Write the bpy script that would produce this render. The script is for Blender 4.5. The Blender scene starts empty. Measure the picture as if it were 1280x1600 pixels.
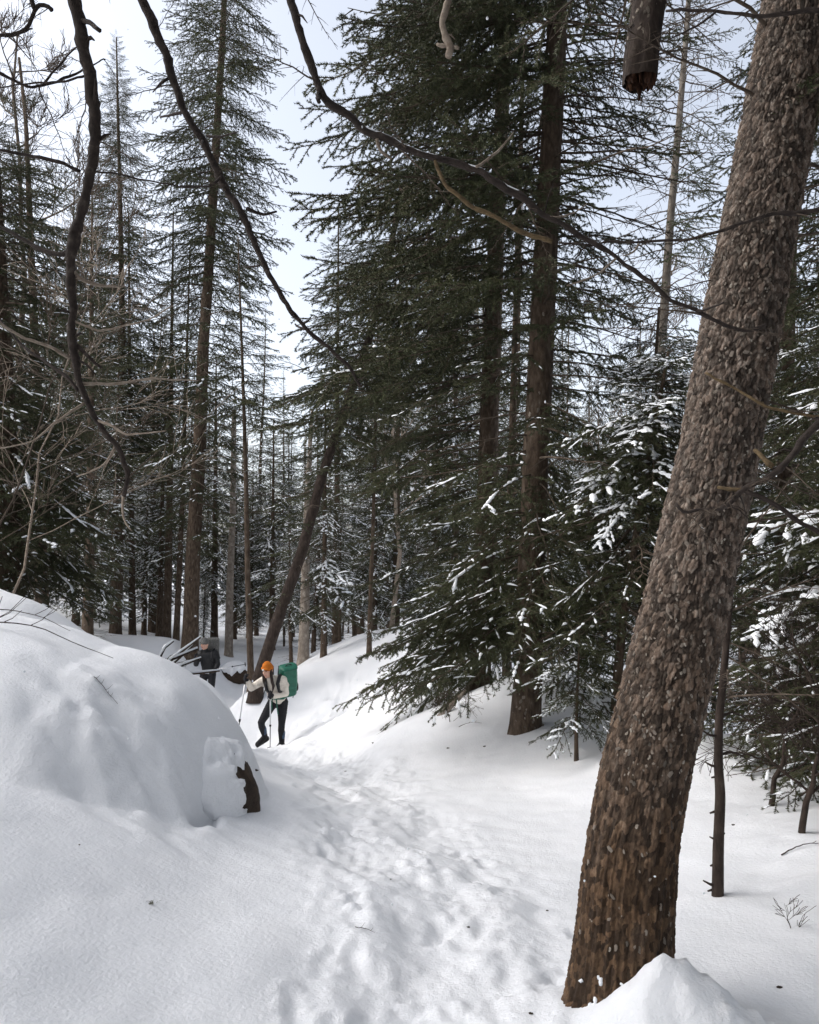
import bpy, math, random
import numpy as np
from mathutils import Vector, Matrix, Euler, noise as mnoise

R = math.radians
rnd = random.Random(11)
rng = np.random.default_rng(7)
scn = bpy.context.scene
col = scn.collection

# ------------------------------------------------------------------ camera, sky, sun, exposure
F, CX, CY, HOR = 1150.0, 640.0, 800.0, 880.0
EYE = Vector((0.0, 0.0, 1.6))
PITCH = math.atan((HOR - CY) / F)
cam_d = bpy.data.cameras.new('camera')
cam = bpy.data.objects.new('camera', cam_d)
col.objects.link(cam)
cam_d.sensor_fit = 'VERTICAL'
cam_d.sensor_height = 36.0
cam_d.lens = 36.0 * F / 1600.0
cam_d.clip_start = 0.05
cam_d.clip_end = 1500
cam.location = EYE
cam.rotation_euler = (math.pi / 2 + PITCH, 0, 0)
scn.camera = cam

SUN_EL, SUN_ROT = R(46), R(262)
w = bpy.data.worlds.new("World")
scn.world = w
w.use_nodes = True
nt = w.node_tree
nt.nodes.clear()
sky = nt.nodes.new('ShaderNodeTexSky')
sky.sky_type = 'NISHITA'
sky.sun_disc = False
sky.sun_elevation = SUN_EL
sky.sun_rotation = SUN_ROT
sky.air_density = 1.0
sky.dust_density = 4.0
sky.ozone_density = 1.0
hs = nt.nodes.new('ShaderNodeHueSaturation')
hs.inputs['Saturation'].default_value = 0.42
hs.inputs['Value'].default_value = 1.0
bg = nt.nodes.new('ShaderNodeBackground')
bg.inputs['Strength'].default_value = 0.15
wo = nt.nodes.new('ShaderNodeOutputWorld')
nt.links.new(sky.outputs[0], hs.inputs['Color'])
nt.links.new(hs.outputs[0], bg.inputs['Color'])
nt.links.new(bg.outputs[0], wo.inputs['Surface'])

sun_d = bpy.data.lights.new('sun', 'SUN')
sun_d.energy = 0.5
sun_d.angle = R(100)
sun_d.color = (1.0, 0.97, 0.93)
sun = bpy.data.objects.new('sun', sun_d)
col.objects.link(sun)
# a light from behind the camera and to the left
sdir = Vector((math.sin(SUN_ROT) * math.cos(SUN_EL), math.cos(SUN_ROT) * math.cos(SUN_EL), math.sin(SUN_EL)))
sun.rotation_euler = (-sdir).to_track_quat('-Z', 'Y').to_euler()
sun.location = (0, 0, 30)

scn.view_settings.view_transform = 'Standard'
scn.view_settings.look = 'None'
scn.view_settings.gamma = 1.0
scn.view_settings.use_curve_mapping = False
scn.view_settings.exposure = 1.18
scn.render.engine = 'CYCLES'
scn.cycles.max_bounces = 6
scn.cycles.diffuse_bounces = 3
scn.cycles.glossy_bounces = 2
scn.cycles.transmission_bounces = 2
scn.cycles.use_denoising = True


def P(px, py, Y):
    """World point seen at photo pixel (px,py) at depth Y."""
    dx, dz = (px - CX) / F, -(py - CY) / F
    cp, sp = math.cos(PITCH), math.sin(PITCH)
    y, z = cp - sp * dz, sp + cp * dz
    k = Y / y
    return Vector((EYE.x + dx * k, Y, EYE.z + z * k))


# ------------------------------------------------------------------ noise (numpy)
def _h3(ix, iy, iz, s):
    n = (ix.astype(np.int64) * 374761393 + iy.astype(np.int64) * 668265263 + iz.astype(np.int64) * 2147483647 + s * 1274126177)
    n = (n ^ (n >> 13)) * 1274126177
    n = n & 0x7fffffff
    n = (n ^ (n >> 16)) * 668265263 & 0x7fffffff
    return ((n >> 7) & 0xffff) / 65535.0


def vnoise(x, y, z=None, s=0):
    x = np.asarray(x, float); y = np.asarray(y, float)
    z = np.zeros_like(x) if z is None else np.asarray(z, float)
    ix, iy, iz = np.floor(x), np.floor(y), np.floor(z)
    fx, fy, fz = x - ix, y - iy, z - iz
    fx = fx * fx * (3 - 2 * fx); fy = fy * fy * (3 - 2 * fy); fz = fz * fz * (3 - 2 * fz)
    out = 0
    for dx in (0, 1):
        for dy in (0, 1):
            for dz in (0, 1):
                wgt = (fx if dx else 1 - fx) * (fy if dy else 1 - fy) * (fz if dz else 1 - fz)
                out = out + wgt * _h3(ix + dx, iy + dy, iz + dz, s)
    return out * 2 - 1


def fbm(x, y, z=None, o=4, s=0, g=0.5):
    a, f, t = 1.0, 1.0, 0
    for k in range(o):
        t = t + a * vnoise(x * f, y * f, None if z is None else z * f, s + k * 17)
        a *= g; f *= 2.03
    return t


# ------------------------------------------------------------------ mesh helpers
def np_mesh(name, v, f3=None, f4=None, mats=(), m3=None, m4=None, smooth=True):
    """Mesh from arrays of vertices, triangles and quads."""
    v = np.asarray(v, np.float32).reshape(-1, 3)
    f3 = np.zeros((0, 3), np.int32) if f3 is None or len(f3) == 0 else np.asarray(f3, np.int32)
    f4 = np.zeros((0, 4), np.int32) if f4 is None or len(f4) == 0 else np.asarray(f4, np.int32)
    me = bpy.data.meshes.new(name)
    me.vertices.add(len(v))
    me.vertices.foreach_set('co', v.ravel())
    nl = f3.size + f4.size
    me.loops.add(nl)
    me.loops.foreach_set('vertex_index', np.concatenate([f3.ravel(), f4.ravel()]).astype(np.int32))
    nf = len(f3) + len(f4)
    me.polygons.add(nf)
    st = np.concatenate([np.arange(len(f3)) * 3, f3.size + np.arange(len(f4)) * 4]).astype(np.int32)
    me.polygons.foreach_set('loop_start', st)
    if mats:
        for m in mats:
            me.materials.append(m)
        mi = np.concatenate([np.zeros(len(f3), np.int32) if m3 is None else np.asarray(m3, np.int32),
                             np.zeros(len(f4), np.int32) if m4 is None else np.asarray(m4, np.int32)])
        me.polygons.foreach_set('material_index', mi.astype(np.int32))
    me.polygons.foreach_set('use_smooth', np.full(nf, smooth, bool))
    me.update(calc_edges=True)
    return me


class Geo:
    """Collects tubes and other shapes for ONE mesh object."""

    def __init__(self):
        self.v, self.f3, self.f4, self.m3, self.m4, self.n = [], [], [], [], [], 0

    def add(self, v, f3=None, f4=None, m=0):
        v = np.asarray(v, float).reshape(-1, 3)
        if f3 is not None and len(f3):
            f3 = np.asarray(f3, int)
            self.f3.append(f3 + self.n); self.m3.append(np.full(len(f3), m))
        if f4 is not None and len(f4):
            f4 = np.asarray(f4, int)
            self.f4.append(f4 + self.n); self.m4.append(np.full(len(f4), m))
        self.v.append(v); self.n += len(v)

    def tube(self, pts, radii, ns=6, m=0, cap=True, rough=0.0, seed=0):
        pts = np.asarray([tuple(p) for p in pts], float)
        radii = np.broadcast_to(np.asarray(radii, float), (len(pts),))
        d = np.gradient(pts, axis=0)
        d /= np.linalg.norm(d, axis=1, keepdims=True) + 1e-9
        up = np.array([0.0, 0.0, 1.0]) if abs(d[:, 2]).mean() < 0.8 else np.array([1.0, 0.0, 0.0])
        a = np.cross(d, up); a /= np.linalg.norm(a, axis=1, keepdims=True) + 1e-9
        b = np.cross(d, a)
        th = np.arange(ns) / ns * 2 * math.pi
        rr = radii[:, None] * np.ones(ns)[None]
        if rough:
            rr = rr * (1 + rough * np.random.default_rng(seed).standard_normal(rr.shape))
        ring = pts[:, None] + rr[..., None] * (np.cos(th)[None, :, None] * a[:, None] + np.sin(th)[None, :, None] * b[:, None])
        n = len(pts)
        i = np.arange(n - 1)[:, None] * ns; j = np.arange(ns)[None]; j2 = (j + 1) % ns
        q = np.stack([i + j, i + j2, i + ns + j2, i + ns + j], -1).reshape(-1, 4)
        v = ring.reshape(-1, 3)
        f3 = []
        if cap:
            v = np.vstack([v, pts[0], pts[-1]])
            c0, c1 = n * ns, n * ns + 1
            for k in range(ns):
                f3.append((c0, (k + 1) % ns, k))
                f3.append((c1, (n - 1) * ns + k, (n - 1) * ns + (k + 1) % ns))
        self.add(v, f3, q, m)

    def ball(self, c, r, n=8, m=0, jit=0.0, seed=0):
        """Ellipsoid at c with radii r."""
        r = np.broadcast_to(np.asarray(r, float), (3,))
        nu, nv = n, max(4, n // 2)
        vs = [(0, 0, 1.0)]
        for i in range(1, nv):
            ph = math.pi * i / nv
            for k in range(nu):
                t = 2 * math.pi * k / nu
                vs.append((math.sin(ph) * math.cos(t), math.sin(ph) * math.sin(t), math.cos(ph)))
        vs.append((0, 0, -1.0))
        vs = np.array(vs)
        if jit:
            vs = vs * (1 + jit * np.random.default_rng(seed).standard_normal((len(vs), 1)))
        v = vs * r + np.asarray(tuple(c))
        f3, f4 = [], []
        for k in range(nu):
            k2 = (k + 1) % nu
            f3.append((0, 1 + k, 1 + k2))
            b = 1 + (nv - 2) * nu
            f3.append((len(vs) - 1, b + k2, b + k))
            for i in range(nv - 2):
                a0, a1 = 1 + i * nu, 1 + (i + 1) * nu
                f4.append((a0 + k, a1 + k, a1 + k2, a0 + k2))
        self.add(v, f3, f4, m)

    def box(self, c, s, rot=None, m=0):
        v = np.array([(x, y, z) for x in (-.5, .5) for y in (-.5, .5) for z in (-.5, .5)]) * np.asarray(s, float)
        if rot is not None:
            v = v @ np.array(rot.to_matrix()).T
        self.add(v + np.asarray(tuple(c)), None, [(0, 1, 3, 2), (4, 6, 7, 5), (0, 4, 5, 1), (2, 3, 7, 6), (0, 2, 6, 4), (1, 5, 7, 3)], m)

    def cat(self):
        v = np.vstack(self.v)
        f3 = np.vstack(self.f3) if self.f3 else None
        f4 = np.vstack(self.f4) if self.f4 else None
        m3 = np.concatenate(self.m3) if self.m3 else None
        m4 = np.concatenate(self.m4) if self.m4 else None
        return v, f3, f4, m3, m4

    def mesh(self, name, mats, smooth=True):
        v, f3, f4, m3, m4 = self.cat()
        return np_mesh(name, v, f3, f4, mats, m3, m4, smooth)

    def obj(self, name, mats, parent=None, smooth=True):
        return link(name, self.mesh(name, mats if isinstance(mats, (list, tuple)) else [mats], smooth), parent)


def link(name, me, parent=None):
    o = bpy.data.objects.new(name, me)
    col.objects.link(o)
    if parent is not None:
        o.parent = parent
    return o


def tag(o, label=None, cat=None, group=None, kind=None):
    if label: o['label'] = label
    if cat: o['category'] = cat
    if group: o['group'] = group
    if kind: o['kind'] = kind
    return o


def empty(name, loc, label, cat, group=None):
    o = bpy.data.objects.new(name, None)
    o.empty_display_size = 0.1
    col.objects.link(o)
    o.location = loc
    return tag(o, label, cat, group)


# ------------------------------------------------------------------ materials
def mat(name, rough=0.8, spec=0.3):
    m = bpy.data.materials.new(name)
    m.use_nodes = True
    b = m.node_tree.nodes['Principled BSDF']
    b.inputs['Roughness'].default_value = rough
    b.inputs['Specular IOR Level'].default_value = spec
    return m, m.node_tree.nodes, m.node_tree.links, b


def tex_noise(n, scale, detail=4, rough=0.6):
    t = n.new('ShaderNodeTexNoise')
    t.inputs['Scale'].default_value = scale
    t.inputs['Detail'].default_value = detail
    t.inputs['Roughness'].default_value = rough
    return t


def ramp(n, stops):
    r = n.new('ShaderNodeValToRGB')
    e = r.color_ramp.elements
    while len(e) < len(stops):
        e.new(0.5)
    for k, (p, c) in enumerate(stops):
        e[k].position = p
        e[k].color = (*c, 1)
    return r


def coords(n, l, scale=(1, 1, 1)):
    tc = n.new('ShaderNodeTexCoord')
    mp = n.new('ShaderNodeMapping')
    mp.inputs['Scale'].default_value = scale
    l.new(tc.outputs['Object'], mp.inputs['Vector'])
    return mp.outputs['Vector']


def noise_mat(name, stops, scale=20, stretch=(1, 1, 1), rough=0.85, bump=0.0, bscale=None, bdist=0.01, spec=0.25, vary=0.0, detail=5):
    m, n, l, b = mat(name, rough, spec)
    vec = coords(n, l, stretch)
    t = tex_noise(n, scale, detail)
    l.new(vec, t.inputs['Vector'])
    r = ramp(n, stops)
    l.new(t.outputs['Fac'], r.inputs['Fac'])
    out = r.outputs['Color']
    if vary:
        oi = n.new('ShaderNodeObjectInfo')
        mr = n.new('ShaderNodeMapRange')
        mr.inputs['To Min'].default_value = 1 - vary
        mr.inputs['To Max'].default_value = 1 + vary
        l.new(oi.outputs['Random'], mr.inputs['Value'])
        h = n.new('ShaderNodeHueSaturation')
        l.new(mr.outputs[0], h.inputs['Value'])
        l.new(out, h.inputs['Color'])
        out = h.outputs['Color']
    l.new(out, b.inputs['Base Color'])
    if bump:
        t2 = tex_noise(n, bscale or scale * 2, 6, 0.65)
        l.new(vec, t2.inputs['Vector'])
        bp = n.new('ShaderNodeBump')
        bp.inputs['Strength'].default_value = bump
        bp.inputs['Distance'].default_value = bdist
        l.new(t2.outputs['Fac'], bp.inputs['Height'])
        l.new(bp.outputs['Normal'], b.inputs['Normal'])
    return m


M = {}
M['snow'] = noise_mat('snow', [(0.3, (.79, .81, .84)), (0.7, (.83, .845, .87))], 3, rough=0.75, bump=0.55, bscale=48, bdist=0.014, spec=0.2)
M['snow_load'] = noise_mat('snow_load', [(0.3, (.82, .86, .90)), (0.7, (.88, .90, .93))], 12, rough=0.7, spec=0.2)
M['needle'] = noise_mat('needle', [(0.25, (.034, .042, .020)), (0.55, (.068, .078, .035)), (0.8, (.120, .118, .055))], 4.0, rough=0.55, spec=0.3, vary=0.25, detail=2)
M['twig'] = noise_mat('twig', [(0.3, (.055, .040, .030)), (0.6, (.11, .085, .065)), (0.8, (.17, .15, .12))], 14, rough=0.9, vary=0.2)
M['bark'] = noise_mat('bark', [(0.28, (.035, .025, .018)), (0.5, (.085, .060, .042)), (0.66, (.13, .10, .075)), (0.78, (.26, .24, .20))], 22, (1, 1, .35), rough=0.9, bump=0.9, bscale=26, bdist=0.03)
M['dark_bark'] = noise_mat('dark_bark', [(0.3, (.022, .016, .013)), (0.6, (.055, .040, .032)), (0.8, (.11, .09, .075))], 25, (1, 1, .4), rough=0.9, bump=0.8, bscale=30, bdist=0.02)
M['pale_bark'] = noise_mat('pale_bark', [(0.3, (.14, .11, .085)), (0.55, (.27, .23, .19)), (0.75, (.42, .38, .33))], 12, (1, 1, .6), rough=0.85, bump=0.5, bscale=25, bdist=0.015)
M['grey_bark'] = noise_mat('grey_bark', [(0.3, (.055, .046, .038)), (0.55, (.13, .112, .095)), (0.75, (.25, .23, .20))], 16, (1, 1, .4), rough=0.9, bump=0.8, bscale=26, bdist=0.02)
M['branch_bark'] = noise_mat('branch_bark', [(0.3, (.020, .015, .013)), (0.6, (.050, .038, .032)), (0.8, (.13, .11, .095))], 30, (1, 1, 1), rough=0.8, bump=0.7, bscale=70, bdist=0.006)
M['pale_twig'] = noise_mat('pale_twig', [(0.3, (.16, .12, .09)), (0.6, (.30, .25, .20)), (0.8, (.42, .37, .31))], 30, rough=0.85)
M['yellow_twig'] = noise_mat('yellow_twig', [(0.3, (.06, .042, .024)), (0.6, (.15, .105, .055)), (0.8, (.24, .18, .11))], 40, rough=0.85)
M['rock'] = noise_mat('rock', [(0.3, (.020, .014, .010)), (0.6, (.055, .036, .024)), (0.8, (.10, .075, .055))], 9, rough=0.7, bump=0.7, bscale=14, bdist=0.03)


def hero_bark():
    m, n, l, b = mat('leaning_bark', 0.85, 0.3)
    vec = coords(n, l, (1, 1, .45))
    big = tex_noise(n, 6, 4); l.new(vec, big.inputs['Vector'])
    fine = tex_noise(n, 60, 6, .7); l.new(vec, fine.inputs['Vector'])
    tc = n.new('ShaderNodeTexCoord')
    sep = n.new('ShaderNodeSeparateXYZ'); l.new(tc.outputs['Object'], sep.inputs[0])
    # smoother brown bark at the foot, greyer scaly bark higher up
    mr = n.new('ShaderNodeMapRange')
    mr.inputs['From Min'].default_value = 0.35
    mr.inputs['From Max'].default_value = 1.7
    l.new(sep.outputs['Z'], mr.inputs['Value'])
    ad = n.new('ShaderNodeMath'); ad.operation = 'MULTIPLY_ADD'
    sb = n.new('ShaderNodeMath'); sb.operation = 'SUBTRACT'
    l.new(big.outputs['Fac'], sb.inputs[0]); sb.inputs[1].default_value = 0.5
    l.new(sb.outputs[0], ad.inputs[0]); ad.inputs[1].default_value = 1.6
    l.new(mr.outputs[0], ad.inputs[2]); ad.use_clamp = True
    low = ramp(n, [(0.3, (.028, .016, .009)), (0.55, (.060, .036, .020)), (0.78, (.12, .078, .045))])
    high = ramp(n, [(0.3, (.040, .028, .021)), (0.5, (.095, .072, .057)), (0.68, (.19, .165, .14))])
    l.new(fine.outputs['Fac'], low.inputs[0]); l.new(fine.outputs['Fac'], high.inputs[0])
    mx = n.new('ShaderNodeMix'); mx.data_type = 'RGBA'
    l.new(ad.outputs[0], mx.inputs[0]); l.new(low.outputs[0], mx.inputs[6]); l.new(high.outputs[0], mx.inputs[7])
    at = n.new('ShaderNodeAttribute'); at.attribute_name = 'plate'          # each plate of bark has its own tone
    pr = n.new('ShaderNodeMapRange'); pr.inputs['To Min'].default_value = .5; pr.inputs['To Max'].default_value = 2.5
    l.new(at.outputs['Fac'], pr.inputs['Value'])
    hv = n.new('ShaderNodeHueSaturation'); l.new(pr.outputs[0], hv.inputs['Value']); l.new(mx.outputs[2], hv.inputs['Color'])
    l.new(hv.outputs[0], b.inputs['Base Color'])
    bp = n.new('ShaderNodeBump'); bp.inputs['Strength'].default_value = 0.8; bp.inputs['Distance'].default_value = 0.006
    l.new(fine.outputs['Fac'], bp.inputs['Height']); l.new(bp.outputs[0], b.inputs['Normal'])
    return m


M['leaning_bark'] = hero_bark()
M['flake'] = noise_mat('flake', [(0.3, (.09, .070, .055)), (0.55, (.20, .17, .14)), (0.75, (.36, .34, .29))], 30, rough=0.9, vary=0.45, bump=.5, bscale=120, bdist=.003)


def plain(name, c, rough=0.7, var=0.25, scale=40, bump=0.0, bscale=200, bdist=.004, spec=.3):
    lo = tuple(x * (1 - var) for x in c); hi = tuple(min(1, x * (1 + var)) for x in c)
    return noise_mat(name, [(0.3, lo), (0.7, hi)], scale, rough=rough, bump=bump, bscale=bscale, bdist=bdist, spec=spec)


# ------------------------------------------------------------------ terrain
ctrl = [
    # (x, y, z) points on the snow surface
    (0, 0, 0.0), (0, -3, .25), (-3, -3, .7), (3, -3, .4), (-8, -4, 1.8), (8, -4, .6), (0, -9, 1.0), (-14, -8, 3.0), (14, -8, 1.0),
    (0, 2.5, 0), (-.1, 4, -.05), (-.4, 6, -.3), (-.9, 8, -.68), (-1.6, 10.5, -1.17), (-2.4, 13.1, -1.6), (-3.4, 13.9, -1.75), (-4.2, 15.5, -1.9), (-4.85, 17.5, -2.0), (-4.5, 19.5, -1.95), (-3.0, 14.6, -.86), (-3.35, 15.1, -.95), (-2.3, 14.5, -1.2),
    (.45, 2.6, 0), (.4, 4, -.1), (.5, 6, -.38), (.1, 8, -.62), (-.5, 10, -.95),
    # snow slope on the near left
    (-.7, 2.5, .08), (-1.1, 2.5, .2), (-1.6, 2.4, .38), (-2.4, 2.4, .65), (-1.1, 1.2, .15), (-2, 1, .5), (-2, 3.4, .5), (-1.45, 3.5, .27), (-1.0, 3.5, .06), (-.75, 4.4, -.06),
    (-3, 4.2, .75), (-4.2, 4.5, 1.2), (-3.65, 7, 1.2), (-2.75, 6.6, .85), (-5, 6.7, 1.62), (-3.0, 6.4, 1.16), (-3.5, 5.6, 1.22), (-3.3, 5.0, 1.02), (-8, 7, 2.3), (-12, 8, 3.0),
    (-1.1, 6.3, -.25), (-1.6, 8, -.55), (-2.2, 9.6, -.75), (-3.2, 10, -.35), (-4.3, 9.4, .3), (-5.4, 10.5, .7), (-7.5, 11, 1.2),
    (-4.2, 13, -1.35), (-4.6, 12.5, -.6), (-5.2, 15, -1.1), (-6.5, 14.5, -.1), (-9, 14, .9),
    # left bank beyond
    (-5.9, 19.6, -.55), (-8.4, 20.5, -.35), (-7, 19, -.5), (-11, 20, .3), (-9, 26, -.7), (-14, 28, .6), (-16, 18, 2.0),
    # right bank
    (1.37, 8.5, -.38), (.6, 8.6, -.5), (2.1, 8.3, -.3), (1.6, 7, -.36), (1.15, 5, -.27), (1.02, 4, -.22), (.9, 3, -.05), (-.3, 10, -.57), (.57, 11, -.45), (1.3, 12, -.2),
    (-2.2, 16, -.55), (-1.1, 16.5, -.27), (0, 16, .12), (1.5, 16, .25), (-1.6, 13.6, -1.25), (-.9, 12.2, -.8), (-.3, 13.5, -.5), (-2.9, 19, -.9), (-4.2, 21.5, -1.6),
    (1.78, 10, .14), (2.48, 9.5, -.1), (3.1, 9.2, -.25), (2.6, 12.5, -.8), (4.5, 12, -1.2), (4, 22, -1.5), (8, 24, -1.7), (3.5, 16, -1.3),
    (1.55, 3.7, -.07), (2.06, 3.7, -.05), (2.3, 4.4, -.02), (3.1, 6, -.08), (2.6, 6.6, .02), (3.9, 7, -.02), (3.4, 4.2, .1), (5, 5, .2), (3, 2, .15), (1.5, 2.2, .02), (5.5, 7.2, -.1), (5, 9, -1.0), (8, 9, -.9), (9, 5, .3),
    # far
    (-20, 34, .6), (-8, 34, -1.4), (0, 30, -1.4), (0, 22, -.5), (8, 34, -1.8), (18, 30, -1.4), (20, 14, -1.0), (0, 48, -2.4), (-16, 52, -.8), (16, 52, -2.4), (-30, 20, 3.5),
    (0, 75, -3), (-35, 75, 0), (35, 75, -2.5), (40, 30, -2), (-60, 40, 4), (60, 60, -2), (0, 110, -3), (-70, 110, 2), (70, 110, -2),
]
CT = np.array(ctrl, float)


def _u(d2):
    return np.where(d2 > 1e-9, 0.5 * d2 * np.log(np.maximum(d2, 1e-12)), 0.0)


_n = len(CT)
_K = _u(((CT[:, None, :2] - CT[None, :, :2]) ** 2).sum(-1)) + np.eye(_n) * 0.14
_Pm = np.hstack([np.ones((_n, 1)), CT[:, :2]])
_A = np.block([[_K, _Pm], [_Pm.T, np.zeros((3, 3))]])
_W = np.linalg.solve(_A, np.concatenate([CT[:, 2], np.zeros(3)]))


def base_h(x, y):
    xc = np.clip(x, -80, 80); yc = np.clip(y, -12, 120)
    out = _W[_n] + _W[_n + 1] * xc + _W[_n + 2] * yc
    for k in range(_n):
        out = out + _W[k] * _u((xc - CT[k, 0]) ** 2 + (yc - CT[k, 1]) ** 2)
    return out


def dome(x, y, cx, cy, a, b, zb, H, p=2.6, q=0.55, rot=0.0):
    c, s = math.cos(rot), math.sin(rot)
    u, v = (x - cx) * c + (y - cy) * s, -(x - cx) * s + (y - cy) * c
    r = (np.abs(u / a) ** p + np.abs(v / b) ** p) ** (1 / p)
    k = np.clip(1 - r ** p, 0, None) ** q
    return np.where(r < 1, zb + H * k, zb - 1.2 * np.clip(r - 1, 0, 3) - .4 * (r >= 1))


def smax(a, b, k):
    h = np.clip(0.5 + 0.5 * (a - b) / k, 0, 1)
    return b * (1 - h) + a * h + k * h * (1 - h)


steps = []
_r = random.Random(5)
_path = [(0.15, 1.9), (.05, 3.2), (-.05, 4.4), (-.35, 6), (-.85, 8), (-1.55, 10.4), (-2.35, 13), (-3.4, 13.9), (-4.2, 15.5)]
for k in range(150):
    t = _r.random() ** 1.25 * (len(_path) - 1.01)
    i = int(t); u = t - i
    px_ = _path[i][0] * (1 - u) + _path[i + 1][0] * u; py_ = _path[i][1] * (1 - u) + _path[i + 1][1] * u
    wd = .42 if py_ < 7 else .5
    steps.append((px_ + max(-.5, min(.75, _r.gauss(0.05, wd))), py_ + _r.uniform(-.3, .3), _r.uniform(-.5, .35) + .1, _r.uniform(.10, .16), _r.uniform(.04, .06), _r.uniform(.008, .024)))


def height(x, y, detail=True):
    x = np.asarray(x, float); y = np.asarray(y, float)
    h = base_h(x, y)
    # big snow-capped boulder on the left, then the hump behind it
    wx = x + .10 * fbm(x * 1.3, y * 1.3, o=2, s=3)
    wy = y + .10 * fbm(x * 1.3 + 9, y * 1.3, o=2, s=4)
    d1 = dome(wx, wy, -2.58, 5.05, 1.53, 1.35, -.2, 1.25, 2.5, .58) + .26 * np.clip(-2.1 - x, 0, 1.2) * np.clip(2.2 - np.abs(y - 5.6), 0, 1)
    h = smax(h, d1, .10)
    d2 = dome(wx, wy, -3.40, 11.0, 1.0, .95, -1.25, 1.27, 2.1, .8)
    h = smax(h, d2, .3)
    d3 = dome(wx, wy, -3.35, 9.9, .7, .6, -.6, .72, 2.0, .9)
    h = smax(h, d3, .3)
    h = h - .34 * np.exp(-(((x + 1.22) / .05) ** 2 + ((y - 4.46) / .12) ** 2))     # gap melted open beside the boulder
    h = h + .10 * np.exp(-(((x + 1.46) / .17) ** 2 + ((y - 4.80) / .28) ** 2))
    # snow heaped at the foot of the leaning trunk
    hp = np.exp(-(np.abs((x - .88) / .21) ** 2.6 + np.abs((y - 2.52) / .16) ** 2.6)); hq = np.exp(-(((x - 1.12) / .28) ** 2 + ((y - 2.42) / .2) ** 2))
    h = h + (.13 * hp + .08 * hq) * (1 + .30 * fbm(x * 6, y * 6, o=5, s=91)) + .02 * np.clip(hp + hq, 0, 1) * np.abs(fbm(x * 16, y * 16, o=3, s=95)) + .13 * np.exp(-(((x - .75) / .42) ** 2 + ((y - 2.62) / .34) ** 2))
    h = h + .14 * np.exp(-(((x - 1.45) / .45) ** 2 + ((y - 8.2) / .45) ** 2))
    if not detail:
        return h
    near = np.clip(1.3 - y / 40, .25, 1)
    h = h + .05 * fbm(x * .55, y * .55, o=3, s=11) * np.clip(y / 8, .25, 1) + .010 * fbm(x * 3.1, y * 3.1, o=3, s=21) * near
    # the walked trail
    tx = np.interp(y, [p[1] for p in _path] + [18], [p[0] for p in _path] + [-4.8])
    tw = np.where(y > 7, .75, .62) + .1 * np.sin(y * 1.7)
    on = np.exp(-((x - tx - .08) / tw) ** 4) * (y < 19) * (y > -1)
    h = h + on * (-.05 + .026 * fbm(x * 4.5 + y * .8, y * 2.6, o=4, s=31) + .014 * np.abs(fbm(x * 11, y * 8, o=3, s=41)) + .010 * np.abs(fbm(x * 24, y * 22, o=2, s=43)) * (fbm(x * 1.7, y * 1.7, s=44) > -.1) + .02 * np.sin((x - tx) * 9 + fbm(x, y, s=7) * 2))
    # churned bank right of the hikers
    ch = np.exp(-(((x + 1.45) / .8) ** 2 + ((y - 13.7) / 1.1) ** 2))
    h = h + ch * .12 * fbm(x * 2.6, y * 2.6, o=4, s=51)
    # wind and melt folds on the front of the big mound
    fr = np.exp(-(((x + 1.60) / .48) ** 2 + ((y - 4.3) / .36) ** 2))
    fu = x * 2.4 + y * 5.5 + .8 * fbm(x * 2, y * 2, o=3, s=61)
    h = h + fr * (.042 * np.abs(np.sin(fu * 1.6)) + .055 * fbm(x * 5 + y * 2, y * 10, o=5, s=71))
    # pits and tracks under the right-hand trees
    rt = np.exp(-(((x - 2.6) / 1.1) ** 2 + ((y - 4.6) / 1.4) ** 2))
    h = h - rt * .07 * np.clip(fbm(x * 1.6, y * 2.6, o=3, s=81) - .25, 0, 1)
    return h


def gz(x, y):
    return float(height(np.array([x]), np.array([y]))[0])


def seg(a, b, step):
    n = max(2, int(round((b - a) / step)))
    return list(np.linspace(a, b, n, endpoint=False))


ys = seg(-12, -2, .8) + seg(-2, 1.4, .12) + seg(1.4, 5.6, .021) + seg(5.6, 9, .034) + seg(9, 14, .055) + seg(14, 20, .12) + seg(20, 36, .4) + seg(36, 80, 1.6) + seg(80, 700, 40) + [700]
xr = seg(0, 2.4, .023) + seg(2.4, 4.2, .045) + seg(4.2, 8, .14) + seg(8, 20, .5) + seg(20, 60, 2) + seg(60, 500, 40) + [500]
xs = [-v for v in xr[:0:-1]] + xr
X, Y = np.meshgrid(np.array(xs), np.array(ys))
Z = height(X, Y)
axs, ays = np.array(xs), np.array(ys)
for (sx, sy, sa, sl, sw, sd) in steps:
    i0, i1 = np.searchsorted(axs, [sx - .35, sx + .35]); j0, j1 = np.searchsorted(ays, [sy - .35, sy + .35])
    lx, ly = X[j0:j1, i0:i1] - sx, Y[j0:j1, i0:i1] - sy
    c, s = math.cos(sa), math.sin(sa)
    u = (lx * c + ly * s) / sw; v = (-lx * s + ly * c) / sl
    u = u + .35 * fbm(lx * 22 + sx * 7, ly * 22, o=2, s=3)
    v = v + .25 * fbm(lx * 22 + sy * 5, ly * 22 + 3, o=2, s=5)
    r = np.sqrt(u * u + v * v)
    Z[j0:j1, i0:i1] += -sd * np.clip(1.15 - r, 0, 1) ** .6 * (r < 1.15) + sd * .35 * np.exp(-((r - 1.35) / .22) ** 2) + .006 * np.exp(-(r / 1.6) ** 2) * fbm(lx * 40 + sx, ly * 40, o=2, s=9)
ny, nx = X.shape
gi = (np.arange(ny - 1)[:, None] * nx + np.arange(nx - 1)[None]).ravel()
ground = link('ground', np_mesh('ground', np.stack([X, Y, Z], -1), None, np.stack([gi, gi + 1, gi + nx + 1, gi + nx], -1), [M['snow']]))
ground['kind'] = 'structure'


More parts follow.
